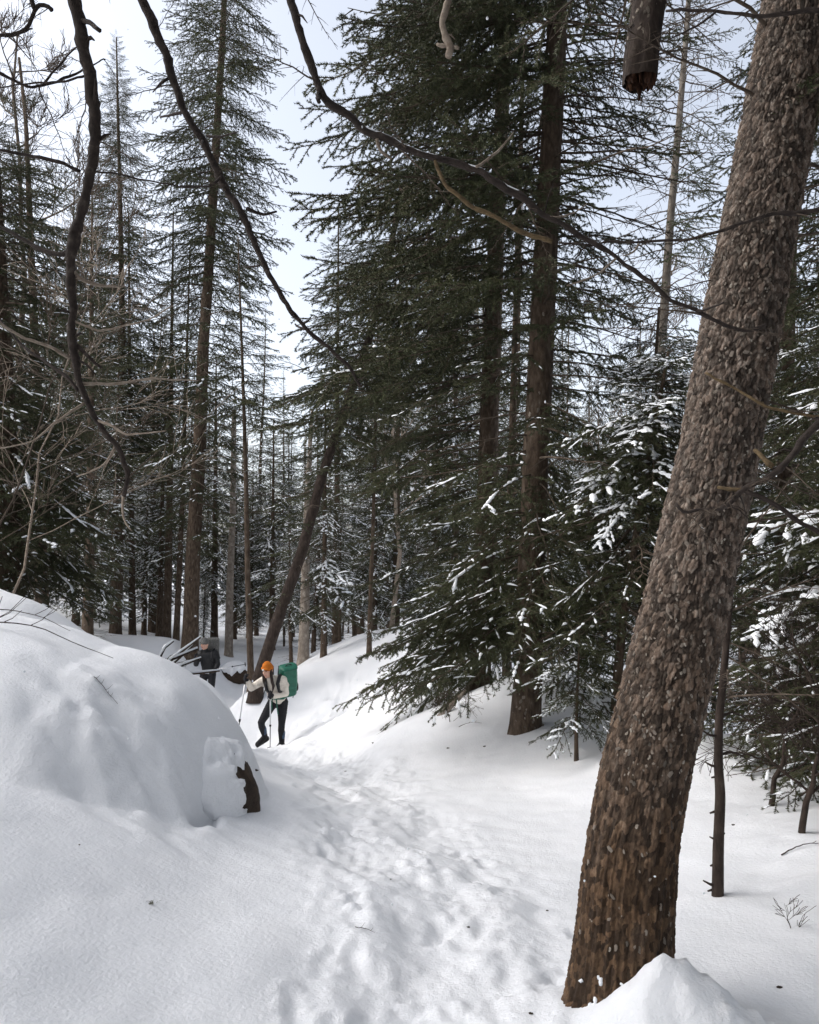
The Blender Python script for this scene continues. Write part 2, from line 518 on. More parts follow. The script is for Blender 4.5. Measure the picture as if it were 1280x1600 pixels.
# ------------------------------------------------------------------ boughs
def nrm(a):
    return a / (np.linalg.norm(a, axis=-1, keepdims=True) + 1e-9)


def gen_bough(seed, L, dens=470, nl=.026, nw=.0072, snow=0.0, bare=False, ds=.08, dt=.066, width=.42, sag=.18, snow_w=.017, wood_r=.011):
    """Arrays of one spruce bough along +X: slots 0 needles, 1 wood, 2 snow."""
    r = np.random.default_rng(seed)
    g = Geo()
    ns = 10
    t = np.linspace(0, 1, ns)
    wig = np.cumsum(r.normal(0, .012 * L, ns)); wig[0] = 0
    main = np.stack([t * L, wig, -sag * L * t ** 1.8 + .16 * sag * L * np.clip(t - .75, 0, 1) * 8 * t], -1)
    g.tube(main, wood_r * L ** .5 * (1 - .8 * t), 5, 1, cap=False)
    lines, snowl = [], []

    def at(u):
        return np.array([np.interp(u, t, main[:, k]) for k in range(3)])

    u = .10
    side = 1
    lines.append((main[3:], 1.0))
    snowl.append((main[1:], snow_w * 1.3))
    while u < .985:
        o = at(u)
        ln = L * width * min(1.0, .35 + u * 2.0) * (1 - u) ** .75 * r.uniform(.7, 1.15) + .05
        if bare:
            ln *= r.choice([.25, .6, 1.0])
        ang = R(68 - 28 * u + r.normal(0, 7)) * side
        el = r.normal(-.14, .24)
        d = np.array([math.cos(ang) * math.cos(el), math.sin(ang) * math.cos(el), math.sin(el)])
        k = np.linspace(0, 1, 5)[:, None]
        sec = o + d * ln * k + np.array([0.12 * ln, 0, -r.uniform(.10, .34) * ln]) * k ** 2
        g.tube(sec, np.linspace(.0042, .0014, 5) * (1 + .5 * (nw > .006)), 3, 1, cap=False)
        lines.append((sec, 1.0)); snowl.append((sec, snow_w))
        q = dt * 1.1
        s2 = 1
        while q < ln * .96:
            f = q / ln
            oo = np.array([np.interp(f, k[:, 0], sec[:, j]) for j in range(3)])
            l2 = (.36 * (ln - q) + .028) * r.uniform(.6, 1.2)
            if bare:
                l2 *= r.choice([0, .5, 1.2])
            a2 = ang + R(48 + r.normal(0, 9)) * s2
            e2 = r.normal(-.40, .38)
            dd = np.array([math.cos(a2) * math.cos(e2), math.sin(a2) * math.cos(e2), math.sin(e2)])
            if l2 > .012:
                ter = np.stack([oo, oo + dd * l2 * .5, oo + dd * l2 + np.array([0, 0, -.12 * l2])])
                if bare:
                    g.tube(ter, [.0018, .0014, .001], 3, 1, cap=False)
                else:
                    g.tube(ter, [.0015, .0012, .001], 3, 1, cap=False)
                lines.append((ter, 1.0))
                if r.random() < .6:
                    snowl.append((ter, snow_w * .8))
            s2 = -s2
            q += dt * r.uniform(.7, 1.3) * .5 * 2
        side = -side
        u += ds / L * r.uniform(.6, 1.4)
    if not bare:
        p0 = np.vstack([l[0][:-1] for l in lines]); p1 = np.vstack([l[0][1:] for l in lines])
        ln = np.linalg.norm(p1 - p0, axis=1)
        cnt = np.maximum(1, r.poisson(ln * dens))
        idx = np.repeat(np.arange(len(ln)), cnt)
        f = r.random(len(idx))[:, None]
        base = p0[idx] * (1 - f) + p1[idx] * f
        sd = nrm(p1 - p0)[idx]
        rv = r.normal(0, 1, (len(idx), 3)); rv[:, 2] += .25
        pr = nrm(rv - (rv * sd).sum(1, keepdims=True) * sd)
        d = nrm(sd * .75 + pr)
        sv = nrm(np.cross(d, r.normal(0, 1, (len(idx), 3))))
        l_ = nl * r.uniform(.7, 1.2, (len(idx), 1))
        v = np.stack([base - sv * nw / 2, base + sv * nw / 2, base + d * l_], 1).reshape(-1, 3)
        g.add(v, np.arange(len(v)).reshape(-1, 3), None, 0)
    if snow > 0:
        for pl, wd in snowl:
            L_ = np.linalg.norm(pl[-1] - pl[0])
            m = max(4, int(L_ / .03))
            uu = np.linspace(0, 1, m)
            kk = np.linspace(0, 1, len(pl))
            c = np.stack([np.interp(uu, kk, pl[:, j]) for j in range(3)], -1)
            flat = np.abs(nrm(pl[-1] - pl[0])[2])
            msk = vnoise(uu * L_ * 7 + r.random() * 99, np.full(m, r.random() * 99)) * .9 + r.normal(0, .3) - flat * .9
            wv = np.clip((msk + (snow * 2 - 1)) * 2.0, 0, 1) * (np.sin(np.pi * np.clip(uu * .9 + .08, 0, 1)) ** .4) * wd * np.clip(1 + .42 * r.normal(0, 1, m), .2, 1.8)
            if wv.max() < wd * .3:
                continue
            on = wv > wd * .15
            # contiguous runs become pads of snow
            i = 0
            while i < m:
                if not on[i]:
                    i += 1; continue
                j = i
                while j + 1 < m and on[j + 1]:
                    j += 1
                if j - i >= 2:
                    cc, ww = c[i:j + 1], wv[i:j + 1].copy()
                    ww[0] *= .15; ww[-1] *= .15
                    dr = nrm(np.gradient(cc, axis=0))
                    lat = nrm(np.cross(dr, np.array([0, 0, 1.0])) + 1e-6)
                    up = np.array([0, 0, 1.0])
                    prof = [(-1, -.15), (-.75, .6), (0, 1.0), (.75, .6), (1, -.15)]
                    rings = np.stack([cc + lat * (a_ * ww)[:, None] + up * (b_ * ww * .75 + .004)[:, None] for a_, b_ in prof], 1)
                    nn = len(cc)
                    a0 = np.arange(nn - 1)[:, None] * 5; b0 = np.arange(4)[None]
                    qd = np.stack([a0 + b0, a0 + b0 + 1, a0 + 5 + b0 + 1, a0 + 5 + b0], -1).reshape(-1, 4)
                    g.add(rings.reshape(-1, 3), None, qd, 2)
                i = j + 1
    return g


BM = [M['needle'], M['twig'], M['snow_load']]
BOUGH = {}


def reg(kind, L, **kw):
    g = gen_bough(L=L, **kw)
    BOUGH.setdefault(kind, []).append((g.mesh('bough' if not kw.get('bare') else 'dead_branch', BM, True), L))


for k in range(4):
    reg('green', 1.5, seed=10 + k, snow=.0)
for k in range(3):
    reg('dust', 1.5, seed=20 + k, snow=.46, sag=.22)
for k in range(3):
    reg('snowy', 1.3, seed=30 + k, snow=.80, sag=.26, snow_w=.026)
for k in range(3):
    reg('long', 2.4, seed=40 + k, snow=.06, ds=.092, dt=.08, dens=420, width=.36, sag=.22)
for k in range(2):
    reg('longdust', 2.2, seed=45 + k, snow=.44, ds=.092, dt=.08, dens=420, width=.36, sag=.26, snow_w=.021)
for k in range(6):
    reg('dead', 1.3, seed=50 + k, bare=True, ds=(.11 if k < 3 else .07), dt=(.12 if k < 3 else .075), snow=.12, snow_w=.007, sag=.12)


def trunk_geo(pts, rad, ns=18, step=.16, rough=.05, seed=0, flare=1.35, m=0):
    """Tapered trunk through pts; the tube follows a smooth curve and swells a little at the foot."""
    pts = np.asarray([tuple(p) for p in pts], float)
    d = np.concatenate([[0], np.cumsum(np.linalg.norm(np.diff(pts, axis=0), axis=1))])
    n = max(4, int(d[-1] / step))
    s = np.linspace(0, d[-1], n)
    c = np.stack([np.interp(s, d, pts[:, k]) for k in range(3)], -1)
    for _ in range(2):
        c[1:-1] = (c[:-2] + 2 * c[1:-1] + c[2:]) / 4
    rr = np.interp(s, d, rad)
    rr = rr * (1 + (flare - 1) * np.exp(-s / .18))
    th = np.arange(ns) / ns * 2 * math.pi
    A, S = np.meshgrid(th, s)
    rr2 = rr[:, None] * (1 + rough * fbm(np.cos(A) * 2.2 + 5, np.sin(A) * 2.2, S * 2.5, o=3, s=seed) + .04 * np.exp(-S / .2) * np.sin(A * 3 + seed))
    ring = c[:, None] + rr2[..., None] * np.stack([np.cos(A), np.sin(A), 0 * A], -1)
    i = np.arange(n - 1)[:, None] * ns; j = np.arange(ns)[None]; j2 = (j + 1) % ns
    g = Geo()
    v = np.vstack([ring.reshape(-1, 3), c[-1:]])
    g.add(v, [((n - 1) * ns + k, (n - 1) * ns + (k + 1) % ns, n * ns) for k in range(ns)], np.stack([i + j, i + j2, i + ns + j2, i + ns + j], -1).reshape(-1, 4), m)
    return g, c, s, rr


def put_bough(root, kind, loc, az, pitch, ln, r, roll=0.0):
    me, L = r.choice(BOUGH[kind])
    o = link('dead_branch' if kind == 'dead' else 'bough', me, root)
    o.location = loc
    o.rotation_euler = (roll, pitch, az)
    k = ln / L
    o.scale = (k, k * r.choice((-1, 1)) * r.uniform(.85, 1.15), k * r.uniform(.85, 1.1))
    return o


def tree(label, trace, Y, w0, w1, bands, group=None, name='spruce_tree', cat='tree', bark='bark', seed=0, ns=18, step=.14, rough=.05, flare=1.35, dY=0.0):
    """A tree whose trunk is traced through photo pixels at depth Y; bands of boughs by photo height:
    (py_low, py_high, count, len_low, len_high, kinds, pitch_low, pitch_high)."""
    r = random.Random(seed * 31 + 5)
    n = len(trace)
    pts = [P(px, py, Y + dY * k / max(1, n - 1)) for k, (px, py) in enumerate(trace)]
    b = pts[0].copy()
    b.z = min(gz(b.x, b.y) - .12, b.z)
    pts.insert(0, b) if (pts[0] - b).length > .05 else None
    pts[0] = b
    root = empty(name, (b.x, b.y, b.z), label, cat, group)
    loc = [p - b for p in pts]
    d = np.concatenate([[0], np.cumsum([(loc[k + 1] - loc[k]).length for k in range(len(loc) - 1)])])
    rad = np.interp(d, [0, d[-1]], [w0 / 2 / F * Y, w1 / 2 / F * Y])
    g, c, s, rr = trunk_geo(loc, rad, ns, step, rough, seed, flare)
    g.obj('trunk', M[bark], root)
    pz = c[:, 2] + b.z
    ga = r.random() * 6
    for (p0, p1, cnt, l0, l1, kinds, a0, a1, *opt) in bands:
        z0, z1 = P(640, p0, Y).z, P(640, p1, Y).z
        for k in range(cnt):
            f = (k + r.random()) / cnt
            z = z0 + (z1 - z0) * f
            ga += 2.399 + r.gauss(0, .35)
            az = ga
            if opt and opt[0] is not None:
                az = opt[0] + r.gauss(0, opt[1])
            x, y, rad_ = np.interp(z, pz, c[:, 0]), np.interp(z, pz, c[:, 1]), np.interp(z, pz, rr)
            ln = (l0 + (l1 - l0) * f) * r.uniform(.72, 1.15)
            pt = R(a0 + (a1 - a0) * f + r.gauss(0, 6))
            kd = r.choice(kinds)
            put_bough(root, kd, (x + math.cos(az) * rad_ * .6, y + math.sin(az) * rad_ * .6, z - b.z), az, pt, ln, r, r.gauss(0, .12))
    return root


# ------------------------------------------------------------------ main trees
G_, D_, S_, LG, LD, X_ = 'green', 'dust', 'snowy', 'long', 'longdust', 'dead'
PI = math.pi

# B: mossy trunk on the right bank, with long boughs out over the trail
TB = tree('tall spruce rising from the snowbank right of the trail, lichen specks on its foot',
     [(822, 1148), (830, 900), (842, 620), (857, 320), (870, 40), (884, -300), (896, -640)], 8.5, 44, 26,
     [(1010, 800, 38, 1.5, 1.7, [D_, LD, D_], 18, 12), (800, 520, 36, 1.6, 1.4, [D_, G_, X_, LD], 14, 6), (520, 180, 26, 1.2, 1.2, [G_, X_, X_], 8, 6), (520, 180, 24, 2.0, 2.3, [G_, LG], 8, 8, PI * 1.1, .6),
      (180, -300, 22, 1.4, 1.5, [LG, G_, X_], 12, 12), (180, -300, 32, 2.6, 2.5, [LG, LG, G_], 14, 14, PI * 1.12, .65), (520, -80, 30, 1.5, 1.5, [G_, G_, X_], 10, 8, -.2, .55), (330, -60, 14, 1.9, 1.9, [X_], 4, 4, -.1, .5), (-300, -640, 30, 2.0, 1.4, [LG, G_], 10, -5),
      (1000, 900, 9, 1.75, 1.85, [LD, D_], 17, 14, PI * 1.05, .3), (140, -260, 20, 3.0, 2.9, [LG], 22, 14, PI * 1.15, .35)], seed=1, ns=36, step=.05, rough=.08)
# C: dark trunk just behind it
tree('dark spruce trunk between the lichen-specked spruce and the leaning tree over the trail',
     [(748, 1050), (757, 900), (766, 620), (776, 350), (788, 100), (800, -250), (806, -420)], 11.0, 36, 14,
     [(1000, 760, 40, 2.0, 2.0, [D_, LD, D_], 18, 12), (760, 420, 16, 1.5, 1.6, [D_, X_, D_, X_], 12, 8), (760, 420, 18, 2.2, 2.6, [G_, LG, D_], 12, 8, PI * 1.05, .6), (420, -100, 24, 1.8, 1.8, [LG, X_, G_], 12, 8), (420, -100, 27, 3.0, 2.9, [LG, LG, G_, X_], 12, 8, PI * 1.08, .6), (-100, -420, 34, 2.2, .7, [LG, G_], 2, -15),
      (1060, 960, 10, 1.8, 1.9, [D_, LD], 24, 22, PI * 1.1, .4), (600, 120, 20, 3.2, 3.2, [LG], 12, 10, PI * 1.08, .35)], seed=2, ns=24, step=.08)
# D: thin one behind
tree('slim spruce stem standing close behind the two big spruces on the right bank',
     [(792, 1000), (796, 850), (803, 600), (812, 300), (818, 60)], 12.5, 15, 6,
     [(900, 560, 38, 1.2, 1.2, [D_, G_, X_], 12, 8), (560, 60, 63, 1.3, .7, [G_, X_], 8, 0)], seed=3)
# E: leaning trunk over the trail
tree('spruce leaning far to one side over the trail behind the hiker in the orange hat',
     [(400, 1075), (430, 980), (472, 862), (503, 745), (545, 620), (572, 545), (592, 470), (612, 380), (628, 290)], 14.6, 21, 8,
     [(950, 700, 21, .9, 1.3, [X_, D_, X_], 8, 5), (700, 480, 59, 1.6, 1.9, [G_, D_, LG], 8, 5), (480, 285, 59, 1.8, .7, [G_, LG], 4, -12)], seed=4, bark='dark_bark', ns=24, step=.08)
# G: big straight trunk on the left bank
tree('tall spruce with a straight thick bare trunk on the bank behind the black-clad hiker',
     [(297, 1004), (302, 860), (312, 700), (318, 540), (329, 380), (338, 220), (348, 60), (353, -60), (357, -170)], 19.5, 25, 6,
     [(860, 640, 45, 1.2, 1.5, [X_, X_, D_], 5, 8), (790, 660, 17, 2.0, 2.0, [D_, LD], 14, 10), (640, 440, 45, 1.8, 1.8, [D_, G_, X_], 14, 10), (440, 200, 87, 2.0, 2.1, [G_, LG, G_], 14, 8),
      (200, -40, 87, 2.1, 1.6, [LG, G_], 10, 0), (-40, -170, 38, 1.2, .3, [G_], -5, -25)], seed=5, ns=24, step=.1)
# H: narrow spire
tree('narrow spire-topped spruce beside the thick bare trunk on the bank',
     [(180, 992), (186, 850), (190, 690), (191, 500), (188, 320), (184, 160), (182, 58)], 21.0, 18, 2,
     [(880, 640, 45, 1.2, 1.6, [X_, X_, D_], 5, 8), (700, 440, 80, 1.9, 1.8, [D_, G_], 14, 10), (440, 260, 77, 1.5, 1.15, [G_], 8, 0), (260, 130, 80, 1.0, .55, [G_], -2, -18), (130, 55, 44, .5, .16, [G_], -15, -50)], seed=6, step=.1)
# left edge spruces
tree('dark spruce with snow-loaded low boughs standing on the snowbank at the edge',
     [(14, 955), (10, 800), (4, 560), (-2, 330), (-6, 200)], 8.6, 56, 5,
     [(900, 620, 80, 1.5, 1.6, [D_, LD, D_], 20, 14), (620, 330, 70, 1.4, 1.2, [G_, D_, X_], 12, 6), (330, 205, 40, 1.0, .3, [G_, G_], 0, -25)], seed=7, ns=24, step=.08)
tree('slender dark spruce crowded between the snowbank spruce and the spire-topped one',
     [(66, 960), (60, 700), (50, 420), (40, 180), (30, 90)], 14.0, 22, 4,
     [(900, 560, 70, 1.7, 1.7, [D_, G_, X_], 14, 10), (560, 260, 70, 1.5, 1.1, [G_, G_, X_], 8, 2), (260, 96, 45, 1.0, .3, [G_, X_], 0, -20)], seed=8)
# Q: young snow-laden spruce behind the leaning trunk
tree('young spruce bowed under snow-loaded boughs close behind the leaning foreground trunk',
     [(962, 1098), (972, 980), (990, 860), (1012, 720), (1034, 610), (1046, 540)], 7.6, 17, 5,
     [(1000, 800, 45, 1.15, 1.25, [D_, X_, D_], 16, 14), (800, 640, 45, 1.25, 1.15, [S_, S_, D_], 16, 12), (640, 545, 28, 1.0, .6, [S_], 6, -10)], seed=9)
tree('thin dark spruce stem beside the bowed young spruce, low boughs brushing the snow',
     [(998, 1060), (1003, 930), (1012, 780), (1022, 600), (1030, 480)], 9.4, 13, 4,
     [(1090, 880, 31, 1.15, 1.2, [D_, S_], 22, 16), (880, 500, 59, 1.2, .5, [D_, X_, S_], 12, 0)], seed=10)
# O: pale thin trunk seen against the sky
tree('thin pale-barked spruce with mostly bare limbs against the sky',
     [(1004, 960), (1018, 760), (1034, 540), (1048, 340), (1062, 180), (1072, 60), (1080, -60)], 15.0, 22, 7,
     [(900, 560, 45, 1.3, 1.4, [X_, X_, D_], 6, 4), (560, 80, 77, 1.7, 1.4, [X_, X_, X_, G_], 6, 0), (80, -60, 28, 1.4, .9, [X_, G_], 0, -10)], seed=11, bark='grey_bark')
# right edge spruces
tree('spruce at the far edge with broad snow-loaded boughs drooping beside the leaning trunk',
     [(1345, 1150), (1348, 900), (1352, 600), (1356, 300), (1360, -100)], 6.2, 50, 26,
     [(1120, 760, 77, 1.35, 1.35, [S_, D_, D_], 18, 14), (760, 480, 56, 1.2, 1.2, [S_, D_, G_], 12, 6), (480, -100, 77, 1.2, 1.2, [G_, D_, X_], 8, 4)], seed=12, ns=24, step=.08)
tree('shadowed spruce behind the snow-loaded edge spruce, trunk half hidden',
     [(1218, 1110), (1222, 860), (1232, 560), (1240, 250), (1246, -50)], 9.0, 26, 12,
     [(1080, 700, 70, 1.4, 1.5, [D_, D_, X_], 18, 12), (700, 350, 59, 1.4, 1.2, [D_, G_, X_], 10, 4), (350, -50, 45, 1.2, 1.0, [G_, X_], 4, 0)], seed=13)

tree('low young spruce crouched in the dark thicket beyond the stubby sapling',
     [(1262, 1232), (1264, 1120), (1268, 1000), (1270, 900)], 6.4, 12, 3, [(1225, 1010, 44, 1.0, .9, [D_, D_, X_], 14, 6), (1010, 905, 22, .8, .25, [D_, S_], 2, -25)], seed=14, name='spruce_tree')
tree('second low young spruce at the very edge over the shaded snow',
     [(1352, 1262), (1350, 1140), (1348, 1020), (1346, 930)], 5.4, 14, 3, [(1240, 1020, 44, 1.0, .9, [D_, D_, X_], 14, 6), (1020, 935, 20, .7, .25, [D_, G_], 2, -25)], seed=15, name='spruce_tree')
tree('small spruce with snowy low sprays between the lichen-specked spruce and the leaning trunk',
     [(900, 1140), (902, 1080), (905, 1020), (907, 970)], 7.4, 7, 2, [(1135, 1030, 20, .62, .55, [D_, S_], 16, 6), (1030, 975, 10, .45, .15, [D_], 0, -25)], seed=16, name='spruce_tree')
# bushy spruces closing the middle distance
tree('bushy snow-dusted spruce just in front of the broad pale birch', [(506, 1018), (507, 900), (508, 760), (509, 610)], 17.2, 10, 2, [(958, 784, 46, 1.25, 1.06, [D_, D_, S_, X_], 16, 10), (784, 614, 50, 1.06, .2, [D_, D_, G_], 8, -25)], seed=506, ns=12, step=.2)
tree('bushy spruce under the gap of open sky, its tip level with the leaning spruce', [(425, 1010), (426, 880), (427, 760), (428, 655)], 25, 10, 2, [(950, 802, 46, 1.7, 1.44, [D_, D_, S_, X_], 16, 10), (802, 659, 50, 1.44, .2, [D_, D_, G_], 8, -25)], seed=425, ns=12, step=.2)
tree('tall bushy spruce right behind the crest sapling', [(618, 1000), (620, 840), (622, 660), (624, 440)], 20, 13, 2, [(940, 690, 46, 1.6, 1.36, [D_, D_, S_, X_], 16, 10), (690, 444, 50, 1.36, .2, [D_, D_, G_], 8, -25)], seed=618, ns=12, step=.2)
tree('bushy spruce deep in shade beside the tall one behind the crest sapling', [(680, 1000), (681, 840), (683, 660), (684, 520)], 22, 13, 2, [(940, 730, 46, 1.7, 1.44, [D_, D_, S_, X_], 16, 10), (730, 524, 50, 1.44, .2, [D_, D_, G_], 8, -25)], seed=680, ns=12, step=.2)
tree('bushy snow-dusted spruce filling the space beside the spire-topped spruce', [(238, 985), (239, 850), (240, 700), (241, 520)], 25, 13, 2, [(925, 722, 46, 1.9, 1.61, [D_, D_, S_, X_], 16, 10), (722, 524, 50, 1.61, .2, [D_, D_, G_], 8, -25)], seed=238, ns=12, step=.2)
tree('bushy spruce between the thick bare trunk and the pale thin birch', [(335, 985), (336, 860), (337, 720), (338, 560)], 26, 12, 2, [(925, 742, 46, 1.8, 1.53, [D_, D_, S_, X_], 16, 10), (742, 564, 50, 1.53, .2, [D_, D_, G_], 8, -25)], seed=335, ns=12, step=.2)
# thin stems along the left bank
for (lab, tr, Yv, a, b_, bands) in [
    ('thin brown stem standing just beside the spire-topped spruce trunk', [(207, 1000), (206, 860), (204, 700), (203, 560), (201, 330)], 22, 11, 2, [(850, 560, 30, 1.0, .9, [X_, D_], 5, 0), (620, 334, 60, 1.35, .35, [G_, D_], 10, -25)]),
    ('thin spruce stem nearest the thick bare trunk on the bank', [(275, 1006), (280, 900), (286, 760), (290, 620), (297, 390)], 21, 10, 2, [(880, 620, 30, .9, .9, [X_, D_, X_], 5, 0), (680, 394, 60, 1.35, .35, [G_, D_], 10, -25)]),
    ('mid-sized brown stem between the spire-topped spruce and the thick bare trunk', [(260, 1010), (263, 900), (266, 740), (268, 560), (271, 330)], 22, 14, 2, [(860, 560, 36, 1.1, 1.1, [X_, D_, D_], 6, 0), (620, 334, 60, 1.35, .35, [G_, D_], 10, -25)]),
    ('dark short stem rising behind the snowbank under the snowy boughs', [(137, 985), (140, 860), (142, 700), (143, 520), (144, 290)], 17, 18, 2, [(880, 520, 40, 1.2, 1.2, [D_, X_, D_], 10, 4), (580, 294, 60, 1.35, .35, [G_, D_], 10, -25)]),
    ('thin dark dead-looking stem right behind the raised pole of the orange-hatted hiker', [(392, 1045), (388, 940), (386, 840), (384, 720), (380, 600), (372, 370)], 15.2, 11, 2, [(900, 620, 22, .7, .8, [X_, X_, D_], 0, 0), (660, 374, 60, 1.35, .35, [G_, D_], 10, -25)]),
    ('dark sapling stem on the crest of the right snowbank with sparse boughs', [(577, 1012), (580, 900), (583, 830), (586, 700), (591, 470)], 15.6, 8, 2, [(990, 700, 30, .8, .8, [D_, D_, X_], 10, 2), (760, 474, 60, 1.35, .35, [G_, D_], 10, -25)]),
    ('slim brown spruce stem standing beyond the bank crest beside the sapling', [(524, 1012), (525, 900), (527, 760), (528, 560), (529, 330)], 21, 12, 2, [(880, 560, 36, 1.0, 1.2, [X_, D_, D_], 6, 0), (620, 334, 60, 1.35, .35, [G_, D_], 10, -25)]),
]:
    tree(lab, tr, Yv, a, b_, bands, seed=int(tr[0][0]), ns=12, step=.15, name='spruce_tree')
for (lab, tr, Yv, a, b_, bands) in [
    ('broad pale birch trunk behind the green backpack', [(474, 1036), (476, 960), (478, 860), (482, 740), (488, 640)], 18.2, 18, 5, [(800, 560, 14, 1.6, 1.4, [X_], -10, -20)]),
    ('thin pale birch trunk standing between the thick bare spruce and the orange-hatted hiker', [(358, 985), (360, 900), (364, 800), (366, 640)], 23, 13, 7, [(820, 640, 14, 1.5, 1.2, [X_], -10, -20)]),
    ('short pale trunk leaning in the bright clearing behind the right bank', [(928, 1075), (940, 1010), (952, 940), (962, 860), (972, 740)], 14.5, 13, 7, [(960, 740, 14, 1.2, 1.2, [X_], -5, -15)]),
]:
    tree(lab, tr, Yv, a, b_, bands, seed=int(tr[0][0]), ns=14, step=.12, name='birch_tree', bark='pale_bark')


# ------------------------------------------------------------------ background forest: trunk + crown, shared meshes
def far_proto(seed, lo, H=12.0, wide=1.9, n=210, snow=.6, deadlow=18):
    r = random.Random(seed)
    low = [gen_bough(900 + seed * 10 + k, 1.5, dens=80, nl=.05, nw=.026, snow=snow, ds=.12, dt=.13, snow_w=.036, wood_r=.012).cat() for k in range(3)]
    dead = [gen_bough(950 + seed * 10 + k, 1.2, bare=True, ds=.2, dt=.3, snow=.12, snow_w=.010).cat() for k in range(2)]
    gc = Geo()
    ga = 0

    def stamp(src, z, az, pt, ln, L):
        v, f3, f4, m3, m4 = src
        mtx = np.array((Euler((r.gauss(0, .15), pt, az)).to_matrix())) * (ln / L)
        vv = v @ mtx.T + np.array([0, 0, z])
        n0 = gc.n
        gc.v.append(vv); gc.n += len(vv)
        if f3 is not None:
            gc.f3.append(f3 + n0); gc.m3.append(m3)
        if f4 is not None:
            gc.f4.append(f4 + n0); gc.m4.append(m4)
    for k in range(n):
        f = (k + r.random()) / n
        f = f ** .85
        z = H * (lo + (1 - lo) * f)
        ga += 2.399 + r.gauss(0, .4)
        ln = max(.14, wide * (1 - f) ** .8 * r.uniform(.7, 1.15) * min(1, .55 + f * 3))
        stamp(r.choice(low), z, ga, R(16 - 45 * f ** 2 + r.gauss(0, 7)), ln, 1.5)
    for k in range(deadlow):
        ga += 2.4
        stamp(r.choice(dead), H * lo * r.uniform(.25, 1.05), ga, R(r.gauss(2, 10)), r.uniform(.5, 1.2), 1.2)
    crown = gc.mesh('crown', BM)
    s = np.linspace(0, 1, 12)
    rr_ = np.random.default_rng(seed)
    g, *_ = trunk_geo(np.stack([np.cumsum(rr_.normal(0, .02, 12)), np.cumsum(rr_.normal(0, .02, 12)), s * H * .985 - .0], -1), .13 * (1 - .92 * s), 10, .4, .04, seed)
    return crown, g.mesh('trunk', [M['bark']])


PROTO = [far_proto(1, .10), far_proto(2, .28, wide=1.6, n=180), far_proto(3, .45, wide=1.5, n=150, deadlow=60), far_proto(4, .2, wide=1.35, n=190, snow=.65), far_proto(5, .55, wide=1.6, n=120, deadlow=80)]

sky_px = [-200, 0, 120, 230, 330, 385, 400, 445, 470, 530, 600, 700, 850, 930, 1060, 1150, 1300, 1500]
sky_py = [150, 230, 330, 400, 500, 610, 640, 640, 560, 470, 330, 230, 300, 520, 520, 420, 300, 250]


def far_tree(px, Y, top, proto, label, group, az, lean=0.0):
    x = (px - CX) / F * Y
    z = gz(x, Y) - .1
    ztop = P(px, top, Y).z
    H = max(2.2, ztop - z)
    root = empty('spruce_tree', (x, Y, z), label, 'tree', group)
    k = H / 12.0
    sw = k ** .55 if H > 5 else k ** .8
    root.rotation_euler = (lean, rnd.gauss(0, .02), az)
    root.scale = (sw, sw, k)
    link('crown', PROTO[proto][0], root)
    link('trunk', PROTO[proto][1], root)
    return root


zones = [
    (-400, 40, 'behind the snowbank-edge spruce'), (40, 120, 'beside the slender dark spruce near the edge'), (120, 200, 'behind the spire-topped spruce'),
    (200, 300, 'just beside the thick bare trunk'), (300, 385, 'between thick bare trunk and thin dead stem'), (385, 470, 'below the gap of open sky'),
    (470, 580, 'between broad pale birch and crest sapling'), (580, 740, 'between crest sapling and big dark trunks'), (740, 870, 'behind the two big spruces'),
    (870, 1000, 'behind the bowed young spruce'), (1000, 1130, 'behind the upper leaning trunk'), (1130, 1280, 'in the gap past the leaning trunk'), (1280, 2000, 'behind the snow-loaded edge spruce'),
]
KIND = ['full-skirted', 'high-crowned', 'bare-stemmed', 'narrow', 'tuft-topped']
fr = random.Random(77)
placed = []


def scatter(count, ymin, ymax, gap, young, pa=-140, pb=1420):
    n = tries = 0
    while n < count and tries < 6000:
        tries += 1
        Yf = ymin + (ymax - ymin) * fr.random() ** 1.2
        px = fr.uniform(pa, pb)
        x = (px - CX) / F * Yf
        if any((x - a) ** 2 + (Yf - b) ** 2 < (gap + Yf * .012) ** 2 for a, b in placed):
            continue
        if Yf < 26 and abs(x - np.interp(Yf, [16, 18.5, 21.5, 26], [-4.3, -4.8, -4.3, -4])) < 1.5:
            continue
        if 840 < px < 1000 and Yf < 30:
            continue
        if 395 < px < 450 and Yf < 34 and not young:
            continue
        if young:
            z = gz(x, Yf)
            top = HOR - (z + fr.uniform(2.2, 6.0) - EYE.z) / Yf * F
            pk = fr.choice([0, 0, 3, 1])
        else:
            sk = np.interp(px, sky_px, sky_py)
            top = min(sk + abs(fr.gauss(0, 90)) + fr.uniform(0, 60) + (50 if Yf < 30 else 0), 780)
            pk = fr.choice([0, 1, 1, 2, 3, 3, 4, 0])
        placed.append((x, Yf))
        n += 1
        zn = next(zz for zz in zones if zz[0] <= px < zz[1])
        dp = 'in front' if Yf < 27 else 'midway back' if Yf < 42 else 'far back'
        lab = f"{'young' if young else KIND[pk]} spruce {dp} {zn[2]}"
        far_tree(px, Yf, top, pk, lab, lab.replace(' spruce ', ' spruces '), fr.random() * 6)


scatter(128, 19, 67, 1.15, False)
scatter(52, 19.5, 46, .7, True, 360, 700)
scatter(66, 17.5, 52, .8, True)
scatter(12, 36, 60, 1.0, True, 375, 470)


